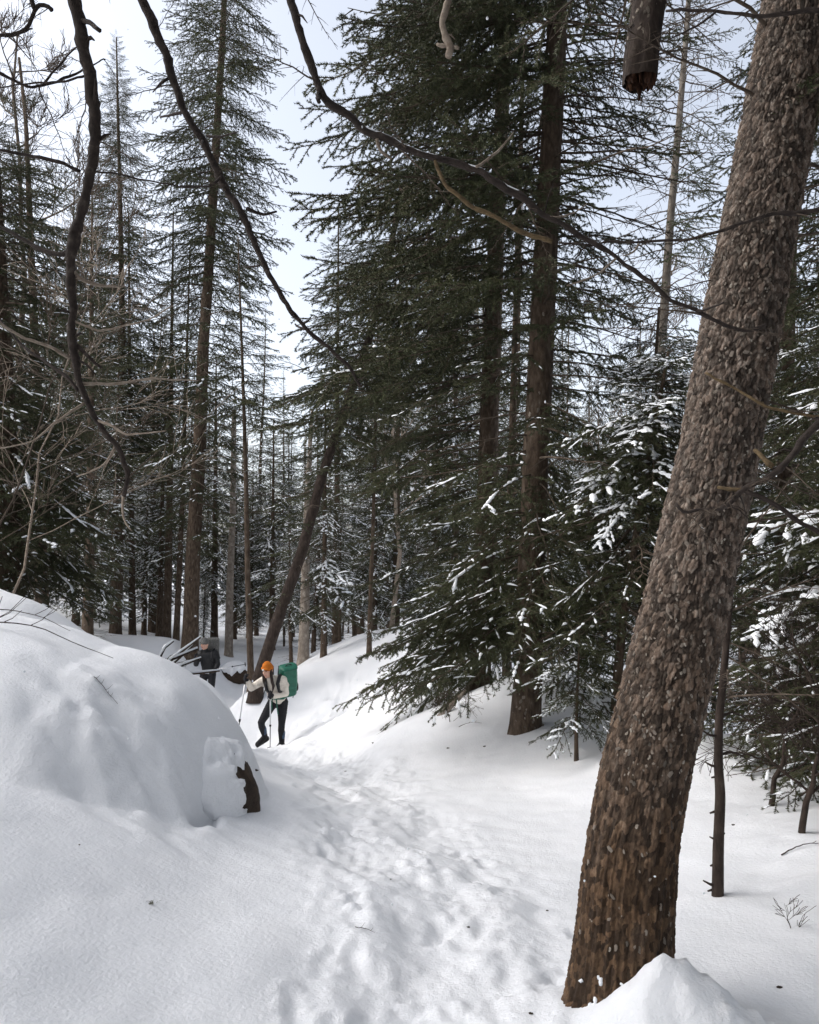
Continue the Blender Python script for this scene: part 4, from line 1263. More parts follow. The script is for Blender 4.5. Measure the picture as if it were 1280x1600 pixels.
# weathered snag and twigs under the boughs of the right bank
b = hit(688, 1118)
root = empty('snag', b, 'weathered leaning log stub poking out of the snow under the drooping boughs', 'log')
g = Geo(); g.tube([(-.05, .0, -.08), (.10, .02, .08), (.22, .04, .19), (.34, .05, .30)], [.045, .042, .038, .02], 12, 0, True, .08, 4)
g.obj('stub', M['pale_bark'], root)


def fallen_twig(label, px, py, ln, ang, rad=.003, seed=0, n=5, bark='dark_bark', lift=.01):
    p = hit(px, py)
    r = random.Random(seed)
    root = empty('fallen_twig', p, label, 'twig')
    dx = np.array([math.cos(ang), math.sin(ang), 0])
    m = 10
    pts = []
    for k in range(m + 1):
        q = dx * ln * (k / m - .5) + np.array([0, r.gauss(0, .01 * ln), 0])
        q[2] = gz(p.x + q[0], p.y + q[1]) - p.z + lift * (.4 + math.sin(k / m * 3.0)) + rad * .5
        pts.append(q)
    g = Geo(); g.tube(pts, np.linspace(rad, rad * .4, m + 1), 6, 0, True, .06, seed); g.obj('stem', M[bark], root)
    for k in range(n):
        i = r.randrange(1, m - 1); q = pts[i]
        a = ang + r.choice((-1, 1)) * r.uniform(.5, 1.1); l2 = ln * r.uniform(.12, .3)
        g = Geo(); g.tube([q, q + l2 * .5 * np.array([math.cos(a), math.sin(a), .45]), q + l2 * np.array([math.cos(a), math.sin(a), .7])], [rad * .6, rad * .5, rad * .3], 5, 0, True, .05, k)
        g.obj('twig', M[bark], root)
    return root


fallen_twig('long dark bare twig lying on the snowbank crest, lower of the two', 70, 1002, .85, .15, .005, 1, 5, lift=.05)
fallen_twig('thin dark twig lying on the snowbank crest, upper of the two', 40, 972, .6, .1, .004, 2, 2, lift=.04)
fallen_twig('small forked twig lying across the trodden trail', 570, 1458, .09, -.25, .0018, 3, 4)
fallen_twig('sprig of needles dropped on the big snow mound', 165, 1088, .16, -.15, .0022, 4, 5)
fallen_twig('dark stick frozen into the shaded snow at the edge', 1250, 1328, .22, .0, .004, 5, 1)
fallen_twig('thin dark twig slanting out of the snow beside the weathered log stub', 718, 1095, .3, -.9, .004, 6, 1, lift=.06)
fallen_twig('short dark twig with a knob on the snow under the right bank boughs', 735, 1135, .28, -.2, .004, 7, 2, lift=.03)
fallen_twig('bent twig lying on the snow heap at the foot of the leaning trunk', 985, 1512, .07, .1, .0025, 8, 2)

# tuft of lichen and crumbs of bark on the snow
p = hit(236, 1413)
root = empty('lichen_tuft', p, 'grey-green tuft of lichen lying on the smooth snow of the near slope', 'lichen')
M['lichen'] = plain('lichen', (.13, .13, .09), .9, .4)
r = random.Random(3)
g = Geo()
for k in range(46):
    a = r.uniform(0, 6.28); rr_ = abs(r.gauss(0, .012)); q = np.array([math.cos(a) * rr_ * 1.3, math.sin(a) * rr_, .002])
    d = np.array([r.gauss(0, 1), r.gauss(0, 1), abs(r.gauss(.3, .5))]); d = d / np.linalg.norm(d) * r.uniform(.006, .014)
    g.tube([q, q + d * .6 + np.array([0, 0, .002]), q + d], [.0009, .0008, .0004], 3, 0)
g.obj('tuft', M['lichen'], root)
CRUMB = ['tiny bark crumb on the smooth snow left of the lichen tuft', 'dark bark crumb on the trail just past the boulder', "bark crumb on the trail nearest the hiker's planted pole", 'tiny dark speck of bark in the middle of the trodden trail', 'dark bark crumb beside the boot prints right of the forked twig', 'bark crumb in the tracks nearest the leaning trunk', 'upper of two close bark crumbs on the upper trail', 'lower of two close bark crumbs on the upper trail', 'bark crumb on the shaded snow at the bottom corner', 'bark crumb at the very bottom of the trail', 'bark scrap on the bank under the drooping spruce skirt', 'bark scrap on the bank nearest the lichen-specked spruce', 'bark crumb on the shaded slope just right of the dead sapling', 'bark crumb near the crest between leaning trunk and dead sapling', "bark crumb on the trail edge right of the boulder's top"]
for k, (px, py, sz) in enumerate([(124, 1322, .006), (540, 1206, .014), (583, 1162, .02), (610, 1376, .007), (732, 1450, .009), (855, 1424, .008), (557, 1240, .008), (548, 1243, .006), (1218, 1545, .012), (830, 1585, .008), (700, 1170, .02), (757, 1168, .016), (1146, 1290, .012), (1064, 1236, .01), (400, 1205, .018)]):
    p = hit(px, py)
    g = Geo(); g.ball((0, 0, .2 * sz), (sz, sz * .6, sz * .4), 7, 0, .2, k)
    o = g.obj('bark_crumb', M['dark_bark']); o.location = p
    tag(o, CRUMB[k], 'bark crumb', 'bark crumbs on the snow')

# ------------------------------------------------------------------ boulder under the mound
def on_px(px, Yv, dz=0.0):
    x = (px - CX) / F * Yv
    return Vector((x, Yv, gz(x, Yv) + dz))


def boulder(label, c, rad, seed, crust=None):
    nu, nv = 112, 72
    th = np.arange(nu) / nu * 2 * math.pi; ph = np.linspace(.02, math.pi - .02, nv)
    T, Pp = np.meshgrid(th, ph)
    d = np.stack([np.sin(Pp) * np.cos(T), np.sin(Pp) * np.sin(T), np.cos(Pp)], -1)
    k = 1 + .075 * fbm(d[..., 0] * 1.8 + seed, d[..., 1] * 1.8, d[..., 2] * 1.8, o=5, s=seed)
    if crust is not None:      # crust of snow stuck on the side between two bearings, ragged at its rim
        a0, a1 = crust[:2]
        T2 = np.mod(T + math.pi, 2 * math.pi) - math.pi + .13 * fbm(d[..., 2] * 4, d[..., 0] * 4, o=2, s=5) + .13 * fbm(d[..., 2] * 17, d[..., 0] * 17, o=3, s=15)
        mk = np.clip((T2 - a0 - .75 * np.clip((.42 - d[..., 2]) / .3, 0, 1)) / .16, 0, 1) * np.clip((a1 - T2) / .16, 0, 1) * np.clip((1.15 - np.abs(d[..., 2] - .1)) / .3, 0, 1)
        mk = np.maximum(mk, np.clip((d[..., 2] - crust[2] + .2 * fbm(d[..., 0] * 4, d[..., 1] * 4, o=2, s=8)) / .12, 0, 1))
        k = k * (.95 + .15 * mk ** .7 + .02 * mk * fbm(d[..., 0] * 9, d[..., 1] * 9, d[..., 2] * 9, o=3, s=6))
    v = d * np.array(rad) * k[..., None]
    i = np.arange(nv - 1)[:, None] * nu; j = np.arange(nu)[None]; j2 = (j + 1) % nu
    o = link('boulder', np_mesh('boulder', v, None, np.stack([i + j, i + nu + j, i + nu + j2, i + j2], -1).reshape(-1, 4), [M['rock'] if crust is None else M['snow']]))
    o.location = c
    return tag(o, label, 'boulder') if label else o


rock_o = boulder(None, (0, 0, 0), (.33, .36, .50), 2)
rb = Vector((-1.315, 4.95, -.08))
root = empty('boulder', rb, 'dark wet boulder face showing at the end of the big snow mound beside the trail', 'boulder')
rock_o.name = 'rock'; rock_o.parent = root
co = boulder(None, (0, 0, 0), (.33, .36, .50), 2, (R(-105), R(-22), .72))
co.name = 'snow_crust'; co.parent = root
b_ = on_px(371, 20.5, .05)
root = empty('boulder', b_, 'small dark boulder half under snow in the shade behind the black-clad hiker', 'boulder')
for nm, cr in (('rock', None), ('snow_crust', (3.0, 3.05, .35))):
    o = boulder(None, (0, 0, 0), (.40, .4, .36), 5, cr); o.name = nm; o.parent = root


# ------------------------------------------------------------------ snowy brush pile behind the mound
b = on(240, 9.9)
root = empty('brush_pile', b, 'heap of snow-covered logs and broken boughs behind the big mound, beside the black-clad hiker', 'brush pile')
r = random.Random(14)
for k, (dx, dz, ln, a, t, rad) in enumerate([(.05, .05, .75, .55, .45, .035), (.12, .10, .7, .3, .6, .03), (.2, .0, .65, .8, .35, .028), (.0, .12, .6, 2.4, .35, .03), (.25, .12, .55, .5, .75, .022), (.1, -.05, .8, .1, .15, .028), (-.1, .05, .5, 2.7, .6, .02), (.3, -.02, .45, -.2, .12, .02), (.02, .2, .5, 1.2, .5, .026)]):
    p = np.array([dx, -.1 + .04 * k, dz]); d = np.array([math.cos(a) * math.cos(t), math.sin(a) * .3, math.sin(t)])
    pts = [p, p + d * ln * .5 + np.array([0, 0, .02]), p + d * ln]
    g = Geo(); rad *= .72
    pts = [q + np.array([r.gauss(0, .015), r.gauss(0, .015), r.gauss(0, .015)]) for q in pts]
    g.tube(pts, [rad, rad * .9, rad * .5], 8, 0, True, .12, k); lg = g.obj('log', M['bark' if k % 2 else 'dark_bark'], root)
    g = Geo(); up = np.array([0, 0, rad * .9]); g.tube([q + up for q in pts], [rad * .75, rad * .95, rad * .5], 7, 0, True, .15, k); g.obj('snow', M['snow_load'], lg)
for k in range(22):
    put_bough(root, r.choice(['snowy', 'dead', 'dead', 'dust']), (r.uniform(-.25, .2), r.uniform(-.2, .1), r.uniform(0, .15)), r.uniform(-2.8, 0.2), R(r.uniform(-45, -5)), r.uniform(.4, .7), r)

#PEOPLE
# ------------------------------------------------------------------ people
def voxel(g, name, m, parent, vox=.012, smooth=4):
    me = g.mesh(name, [m])
    o = link(name, me)
    md = o.modifiers.new('remesh', 'REMESH'); md.mode = 'VOXEL'; md.voxel_size = vox
    sm = o.modifiers.new('smooth', 'SMOOTH'); sm.factor = .5; sm.iterations = smooth
    bpy.context.view_layer.update()
    dg = bpy.context.evaluated_depsgraph_get()
    me2 = bpy.data.meshes.new_from_object(o.evaluated_get(dg))
    o.modifiers.clear()
    o.data = me2
    me2.name = name
    if not me2.materials:
        me2.materials.append(m)
    me2.polygons.foreach_set('use_smooth', np.ones(len(me2.polygons), bool))
    bpy.data.meshes.remove(me)
    if parent is not None:
        o.parent = parent
    return o


def chain(g, pts, rad, n=9, sub=None):
    """Tapered flesh along pts as overlapping balls."""
    pts = [np.array(p, float) for p in pts]
    for k in range(len(pts) - 1):
        L = np.linalg.norm(pts[k + 1] - pts[k])
        st = max(2, int(L / (min(rad[k], rad[k + 1]) * .45)) + 1)
        for i in range(st + 1):
            f = i / st
            g.ball(pts[k] * (1 - f) + pts[k + 1] * f, rad[k] * (1 - f) + rad[k + 1] * f, n)


def hand_on(g, c, axis, s=1.0, turn=0.0):
    """Glove at c closed round a shaft along axis: palm, four unequal curled fingers and a thumb from the side."""
    ax = nrm(np.array(axis, float)); e1 = nrm(np.cross(ax, np.array([math.cos(turn), math.sin(turn), .1]))); e2 = np.cross(ax, e1)
    c = np.array(c, float)
    for u in np.linspace(-.032, .032, 5):
        g.ball(c + ax * u * s + e1 * .022 * s, (.020 * s,) * 3, 8)
    for k, (off, end) in enumerate([(.034, 200), (.012, 225), (-.011, 215), (-.033, 185)]):
        pts = []
        for a in np.linspace(0, R(end), 6):
            pts.append(c + ax * off * s + (e1 * math.cos(a) + e2 * math.sin(a)) * .027 * s)
        chain(g, pts, np.linspace(.0115, .009, 6) * s, 6)
    pts = [c + ax * .03 * s + e1 * .022 * s, c + ax * .045 * s + e1 * .012 * s - e2 * .024 * s, c + ax * .052 * s - e1 * .014 * s - e2 * .022 * s, c + ax * .05 * s - e1 * .028 * s - e2 * .006 * s]
    chain(g, pts, [.014 * s, .0125 * s, .011 * s, .009 * s], 6)


def person(label, loc, J, C):
    """J: joints of the pose in metres from the feet; C: clothing materials."""
    root = empty('person', loc, label, 'person')
    V = {k: np.array(v, float) for k, v in J.items()}
    face = nrm(V['face'])
    side = nrm(np.cross(face, np.array([0, 0, 1.0])))          # the person's right-hand side
    upv = np.cross(side, face)
    hc = V['head']

    def torso(g, e):
        for f in np.linspace(0, 1, 7):
            p = V['pelvis'] * (1 - f) + V['chest'] * f
            g.ball(p, (.135 + e + .02 * f, .10 + e, .10 + e), 12)
        a, b_ = V['shoulder_r'], V['shoulder_l']
        for f in np.linspace(.08, .92, 9):
            p = a * (1 - f) + b_ * f
            g.ball(p + (V['chest'] - (a + b_) / 2) * .25, (.075 + e, .085 + e, .075 + e), 10)
            g.ball(p * .55 + V['chest'] * .45, (.09 + e, .10 + e, .09 + e), 10)

    def arm(g, s, e):
        chain(g, [V['shoulder_' + s], V['elbow_' + s], V['wrist_' + s]], [.058 + e, .044 + e, .032 + e])

    def leg(g, s, e):
        chain(g, [V['hip_' + s], V['hip_' + s] * .5 + V['knee_' + s] * .5, V['knee_' + s]], [.092 + e, .078 + e, .056 + e])
        kn, an = V['knee_' + s], V['ankle_' + s]
        chain(g, [kn, kn * .7 + an * .3 - face * -.015, an], [.056 + e, .054 + e, .038 + e])

    def foot(g, s, e):
        chain(g, [V['ankle_' + s], V['ankle_' + s] * .35 + V['toe_' + s] * .65 + np.array([0, 0, -.005]), V['toe_' + s]], [.038 + e, .034 + e, .030 + e])
        heel = V['ankle_' + s] + (V['ankle_' + s] - V['toe_' + s]) * np.array([.25, .25, 0]) + np.array([0, 0, -.04])
        g.ball(heel, .034 + e, 9)

    # one continuous body
    g = Geo()
    torso(g, 0)
    for s in 'rl':
        arm(g, s, 0); leg(g, s, 0); foot(g, s, 0)
        chain(g, [V['wrist_' + s], V['hand_' + s]], [.030, .028])
    chain(g, [V['chest'] * .4 + V['neck'] * .6, V['neck'], hc - upv * .06], [.06, .052, .05])
    for f, rr in ((0, .088), (.035, .086), (-.035, .080), (-.07, .058)):
        g.ball(hc + upv * f + face * (.012 if f < 0 else 0), rr, 14)
    g.ball(hc - upv * .085 + face * .055, .032, 10)             # chin
    chain(g, [hc + face * .085 + upv * .025, hc + face * .106 - upv * .012], [.010, .014], 7)   # nose
    for s in (-1, 1):
        g.ball(hc + face * .068 - upv * .02 + side * .038 * s, .022, 8)    # cheeks
        g.ball(hc + side * .086 * s - upv * .005 - face * .008, (.014, .018, .028), 7)   # ears
    voxel(g, 'body', C['skin'], root, .009, 3)
    # face
    for s in (-1, 1):
        g = Geo(); g.ball(hc + face * .083 + upv * .022 + side * .032 * s, .009, 8); g.obj('eye', M['eye'], root)
        g = Geo(); chain(g, [hc + face * .088 + upv * .040 + side * .016 * s, hc + face * .078 + upv * .042 + side * .05 * s], [.005, .004], 5); g.obj('eyebrow', C['hair'], root)
    g = Geo(); chain(g, [hc + face * .088 - upv * .052 - side * .022, hc + face * .094 - upv * .054, hc + face * .088 - upv * .052 + side * .022], [.005, .007, .005], 6); g.obj('mouth', M['lips'], root)
    # clothes
    g = Geo(); torso(g, .022)
    for s in 'rl':
        arm(g, s, .020)
        rs = random.Random(3)
        for k in range(7):      # folds in the sleeves
            f = rs.random(); p = V['shoulder_' + s] * (1 - f) + V['elbow_' + s] * f
            g.ball(p + np.array([rs.gauss(0, .02), rs.gauss(0, .02), rs.gauss(0, .02)]), .060, 8)
    chain(g, [V['chest'] * .3 + V['neck'] * .7, V['neck'] + face * .01 + upv * .01], [.082, .074])
    voxel(g, 'jacket', C['jacket'], root, .011, 3)
    g = Geo(); g.ball(V['pelvis'] - np.array([0, 0, .04]), (.142, .112, .10), 12)
    for s in 'rl':
        leg(g, s, .009)
    voxel(g, 'trousers', C['trousers'], root, .011, 3)
    for s in 'rl':
        g = Geo(); foot(g, s, .016)
        kn, an = V['knee_' + s], V['ankle_' + s]
        chain(g, [an, an * .72 + kn * .28], [.052, .056])
        bo = voxel(g, 'boot', C['boot'], root, .010, 2)
        g = Geo(); dz = np.array([0, 0, -.043])
        heel = an + (an - V['toe_' + s]) * np.array([.28, .28, 0]) + np.array([0, 0, -.03])
        chain(g, [heel + dz * .9, V['toe_' + s] + dz * .75], [.022, .024], 8); g.obj('sole', M['black'], bo)
        if C.get('gaiter'):
            g = Geo(); chain(g, [an * .72 + kn * .28, an * .45 + kn * .55], [.058, .066]); voxel(g, 'gaiter', C['gaiter'], root, .011, 2)
        g = Geo(); hand_on(g, V['hand_' + s], V['grip_' + s], 1.12, V['turn_' + s] if 'turn_' + s in V else 0.0)
        chain(g, [V['hand_' + s] * .6 + V['wrist_' + s] * .4, V['wrist_' + s], V['wrist_' + s] * .75 + V['elbow_' + s] * .25], [.036, .042, .046])
        voxel(g, 'glove', C['glove'], root, .006, 1)
    # hat with a folded cuff
    g = Geo()
    for f, rr in ((.03, .100), (.06, .098), (.09, .086), (.118, .064), (.135, .040)):
        g.ball(hc + upv * f - face * (.008 + f * .06), (rr, rr, rr * .7), 14)
    hat = voxel(g, 'beanie', C['hat'], root, .009, 2)
    g = Geo()
    for k in range(26):
        a = k / 26 * 6.2832
        g.ball(hc + upv * (.048 + .012 * math.cos(a)) + (face * math.cos(a) * .094 + side * math.sin(a) * .094) - face * .008, (.017, .017, .024), 7)
    voxel(g, 'cuff', C['hat'], hat, .008, 1)
    if C.get('badge'):
        g = Geo(); g.ball(hc + upv * .052 + face * .106 + side * .012, (.017, .006, .016), 8); g.obj('badge', M['white_cloth'], hat)
    if C.get('long_hair'):
        for s in (-1, 1):
            g = Geo()
            chain(g, [hc + side * .075 * s + upv * .03 + face * .01, hc + side * .085 * s - upv * .06 + face * .03, V['neck'] + side * .085 * s + face * .085 - np.array([0, 0, .03]), V['chest'] + side * .085 * s + face * .135 + np.array([0, 0, .06]), V['chest'] + side * .07 * s + face * .14 - np.array([0, 0, .04])], [.024, .028, .030, .028, .010])
            voxel(g, 'hair', C['hair'], root, .009, 1)
        g = Geo(); chain(g, [hc - face * .05 + upv * .02, hc - face * .06 - upv * .10], [.085, .06]); voxel(g, 'hair', C['hair'], root, .01, 2)
    return root


M['eye'] = plain('eye', (.02, .015, .012), .2)
M['lips'] = plain('lips', (.42, .16, .13), .5)
M['skin'] = plain('skin', (.56, .33, .25), .5, .08)
M['fleece'] = plain('fleece', (.66, .61, .54), .95, .10, 60, .6, 160, .006)
M['black'] = plain('black', (.012, .012, .013), .6, .3)
M['black_cloth'] = plain('black_cloth', (.014, .014, .017), .8, .3, 30, .4, 120, .004)
M['navy_gaiter'] = plain('navy_gaiter', (.045, .075, .13), .6, .4, 40)
M['dark_gaiter'] = plain('dark_gaiter', (.015, .035, .035), .6, .4, 40)
M['dark_hair'] = plain('dark_hair', (.022, .012, .009), .5, .4, 90)
M['orange_knit'] = noise_mat('orange_knit', [(0.3, (.38, .105, .012)), (0.7, (.52, .165, .022))], 60, rough=.95, bump=.8, bscale=150, bdist=.006)
M['grey_knit'] = plain('grey_knit', (.13, .13, .125), .95, .5, 60, .6, 150, .006)
M['green_nylon'] = noise_mat('green_nylon', [(0.3, (.006, .085, .055)), (0.7, (.012, .135, .085))], 14, rough=.5, bump=.5, bscale=22, bdist=.02, spec=.4)
M['black_nylon'] = plain('black_nylon', (.016, .017, .019), .5, .3, 20, .4, 25, .02)
M['white_cloth'] = plain('white_cloth', (.75, .75, .72), .8, .05)
M['metal'] = plain('metal', (.62, .63, .65), .35, .06); M['metal'].node_tree.nodes['Principled BSDF'].inputs['Metallic'].default_value = .6
M['dark_metal'] = plain('dark_metal', (.07, .075, .08), .4, .2)


def pole(label, top, tip, up=.10):
    """Trekking pole from hand height down to its tip; parts: shaft, lower shaft, grip, clamp, basket, tip."""
    top, tip = Vector(top), Vector(tip)
    root = empty('trekking_pole', tip, label, 'trekking pole')
    a = top - tip; L = a.length; d = a / L
    q = lambda f: tuple(d * (L * f))
    def part(nm, m, pts, rad, ns=10):
        g = Geo(); g.tube(pts, rad, ns, 0); return g.obj(nm, M[m], root)
    part('tip', 'dark_metal', [q(0), q(.045)], [.003, .006])
    part('lower_shaft', 'dark_metal', [q(.045), q(.44)], [.0075, .0085])
    part('shaft', 'metal', [q(.44), q(.93)], [.0105, .0115])
    part('clamp', 'black', [q(.425), q(.44), q(.46), q(.465)], [.012, .018, .018, .012])
    part('grip', 'black', [q(.90), q(.93), q(.99), tuple(d * (L + .03)), tuple(d * (L + .05))], [.013, .017, .016, .021, .012])
    zq = d.to_track_quat('Z', 'Y')
    g = Geo(); pts = []
    for k in range(14):
        t = k / 14 * 6.2832
        p = zq @ Vector((math.cos(t) * .048, math.sin(t) * .048, 0))
        p0 = zq @ Vector((math.cos(t) * .012, math.sin(t) * .012, .008))
        g.tube([tuple(p0 + d * (L * .06)), tuple(p + d * (L * .06))], [.006, .009], 5, 0)
    g.tube([q(.052), q(.060), q(.068)], [.03, .046, .03], 14, 0)
    g.obj('basket', M['black'], root)
    g = Geo()
    pts = [d * (L * 1.0) + zq @ Vector((.02 + .03 * math.sin(k / 8 * 3.14), 0, -.13 * k / 8)) for k in range(9)]
    g.tube([tuple(p) for p in pts], .005, 5, 0); g.obj('wrist_strap', M['black'], root)
    return root


def backpack(label, loc, rot, s, main, dark, strap_pts, extra=()):
    root = empty('backpack', loc, label, 'backpack')
    root.rotation_euler = rot
    w_, d_, h_ = s
    g = Geo()
    for fz in np.linspace(-.42, .36, 9):
        wz = 1 - .35 * max(0, abs(fz) - .22) - (.08 if fz < -.2 else 0)
        for fx in np.linspace(-.28, .28, 4):
            g.ball((fx * w_ * wz, 0, fz * h_), (w_ * .25, d_ * .5 * wz, h_ * .11), 10)
    voxel(g, 'pack_bag', main, root, .014, 3)
    g = Geo()
    for fx in np.linspace(-.3, .3, 6):
        g.ball((fx * w_, -.01, h_ * .45), (w_ * .22, d_ * .52, h_ * .085), 10)
    voxel(g, 'lid', main, root, .013, 3)
    g = Geo(); g.ball((0, d_ * .48, -.12 * h_), (w_ * .34, d_ * .16, h_ * .24), 12); voxel(g, 'front_pocket', main, root, .012, 2)
    for sx in (-1, 1):
        g = Geo(); g.ball((sx * w_ * .48, 0, -.24 * h_), (w_ * .09, d_ * .32, h_ * .17), 10); g.obj('side_pocket', dark, root)
        g = Geo(); g.tube([(sx * w_ * .40, d_ * .46, h_ * .44), (sx * w_ * .42, d_ * .56, .1 * h_), (sx * w_ * .38, d_ * .48, -.42 * h_)], .011, 6, 0); g.obj('compression_strap', dark, root)
        g = Geo(); g.tube([(sx * w_ * .3, d_ * .1, -.46 * h_), (sx * w_ * .34, d_ * .12, -.55 * h_), (sx * w_ * .30, d_ * .1, -.66 * h_)], [.010, .009, .007], 6, 0); g.obj('dangling_strap', dark, root)
    g = Geo(); g.tube([(-.06, -.02, h_ * .52), (-.03, -.03, h_ * .57), (.03, -.03, h_ * .57), (.06, -.02, h_ * .52)], .008, 6, 0); g.obj('haul_loop', dark, root)
    inv = Matrix.LocRotScale(Vector(loc), Euler(rot), None).inverted()
    for pts, rad, m, nm in strap_pts:
        g = Geo(); chain(g, [tuple(inv @ Vector(p)) for p in pts], rad if isinstance(rad, list) else [rad] * len(pts), 8)
        voxel(g, nm, m, root, .009, 2) if min(rad if isinstance(rad, list) else [rad]) > .012 else g.obj(nm, m, root)
    return root


# the hiker in the orange hat
H1 = Vector((-2.33, 13.1, 0)); H1.z = gz(H1.x, H1.y) - .03
J1 = dict(pelvis=(.02, .03, .83), chest=(-.03, -.10, 1.10), neck=(-.07, -.17, 1.25), head=(-.115, -.25, 1.385), face=(-.42, -.85, -.28),
          shoulder_r=(-.18, -.10, 1.215), elbow_r=(-.405, -.20, 1.08), wrist_r=(-.445, -.32, 1.20), hand_r=(-.465, -.355, 1.28), grip_r=(.14, 0, 1),
          shoulder_l=(.12, -.09, 1.215), elbow_l=(.17, -.06, .965), wrist_l=(.0, -.24, .945), hand_l=(-.055, -.29, .97), grip_l=(0, 0, 1), turn_l=2.2,
          hip_r=(-.065, .0, .80), knee_r=(-.225, -.20, .50), ankle_r=(-.185, -.05, .215), toe_r=(-.285, -.19, .12),
          hip_l=(.105, .03, .80), knee_l=(.10, -.03, .44), ankle_l=(.095, .03, .085), toe_l=(.055, -.12, .045))
C1 = dict(skin=M['skin'], jacket=M['fleece'], trousers=M['black_cloth'], boot=M['black'], glove=M['black_cloth'], hat=M['orange_knit'], hair=M['dark_hair'], long_hair=True, badge=True, gaiter=M['navy_gaiter'])
person('hiker in an orange beanie and cream fleece, stepping uphill bent over with two poles', H1, J1, C1)
W1 = lambda *p: Vector(p) + H1


def on_snow(x, y, dz=-.03):
    return Vector((x, y, gz(x, y) + dz))


pole('silver trekking pole held out at arm’s length by the orange-hatted hiker', W1(-.465, -.355, 1.30), on_snow(H1.x - .635, H1.y - .36))
pole('silver trekking pole planted in front of the orange-hatted hiker’s legs', W1(-.055, -.29, 1.0), on_snow(H1.x - .045, H1.y - .31))
gs, bs = M['green_nylon'], M['black_nylon']
backpack('tall green backpack worn by the orange-hatted hiker', W1(.185, .085, 1.16), (R(22), R(-9), R(28)), (.32, .25, .60), gs, bs,
         [([W1(.11, .0, 1.30), W1(.07, -.14, 1.27), W1(.055, -.23, 1.16), W1(.08, -.20, 1.02), W1(.15, -.06, .96)], [.034, .036, .036, .028, .018], bs, 'shoulder_strap'),
          ([W1(-.14, -.01, 1.30), W1(-.16, -.15, 1.26), W1(-.15, -.23, 1.14), W1(-.12, -.21, 1.02), W1(-.05, -.08, .95)], [.026, .028, .028, .022, .016], bs, 'shoulder_strap'),
          ([W1(.17, .05, .90), W1(.13, -.08, .88), W1(.0, -.12, .88), W1(-.10, -.08, .885)], [.026, .024, .018, .022], gs, 'hip_belt'),
          ([W1(.02, -.125, .88), W1(.03, -.135, .76), W1(.05, -.125, .62)], .011, gs, 'belt_tail'), ([W1(-.05, -.12, .88), W1(-.06, -.135, .80), W1(-.055, -.14, .70)], .011, gs, 'belt_tail'),
          ([W1(-.16, -.21, 1.06), W1(-.18, -.24, .98), W1(-.205, -.25, .915)], .007, bs, 'strap_tail')])

# the hiker in black
H2 = Vector((-4.74, 17.5, 0)); H2.z = P(330, 1046, 17.5).z - 1.06
J2 = dict(pelvis=(.02, .02, 1.0), chest=(.0, -.03, 1.32), neck=(-.03, -.05, 1.50), head=(-.055, -.09, 1.655), face=(-.55, -.8, -.22),
          shoulder_r=(-.17, -.05, 1.44), elbow_r=(-.24, -.12, 1.20), wrist_r=(-.20, -.28, 1.36), hand_r=(-.185, -.33, 1.41), grip_r=(.1, .1, 1),
          shoulder_l=(.18, -.01, 1.44), elbow_l=(.25, -.05, 1.18), wrist_l=(.22, -.16, 1.05), hand_l=(.21, -.20, 1.08), grip_l=(1, .1, .25),
          hip_r=(-.09, .02, .95), knee_r=(-.11, -.10, .52), ankle_r=(-.10, .0, .10), toe_r=(-.15, -.15, .05),
          hip_l=(.10, .02, .95), knee_l=(.11, -.06, .52), ankle_l=(.11, .05, .10), toe_l=(.08, -.11, .05))
C2 = dict(skin=M['skin'], jacket=M['black_nylon'], trousers=M['black_cloth'], boot=M['black'], glove=M['black_cloth'], hat=M['grey_knit'], hair=M['dark_hair'])
person('hiker in a black jacket and grey hat, half hidden behind the snow hump', H2, J2, C2)
W2 = lambda *p: Vector(p) + H2
pole('dark trekking pole held out level beside the black-clad hiker', W2(.19, -.20, 1.08), W2(.95, -.10, 1.20))
backpack('grey backpack rising behind the head of the black-clad hiker', W2(.05, .22, 1.46), (R(4), 0, R(24)), (.30, .22, .62), M['grey_knit'], bs,
         [([W2(.12, .1, 1.52), W2(.12, -.08, 1.50), W2(.12, -.14, 1.34), W2(.15, -.05, 1.14)], [.026, .028, .028, .018], bs, 'shoulder_strap'),
          ([W2(-.10, .1, 1.52), W2(-.13, -.10, 1.50), W2(-.13, -.15, 1.34), W2(-.12, -.06, 1.14)], [.026, .028, .028, .018], bs, 'shoulder_strap')])

# ------------------------------------------------------------------ falling flakes
r = random.Random(21)
g = Geo()
for k in range(420):
    Yv = 1.6 + 13 * r.random()
    p = P(r.uniform(-100, 1380), r.uniform(-100, 1500), Yv)
    if p.z > gz(p.x, p.y) + .1:
        g.ball(p, (r.uniform(.0018, .0042), r.uniform(.0018, .0042), r.uniform(.002, .005)), 5)
o = g.obj('falling_snow', M['snow_load'])
o['kind'] = 'stuff'

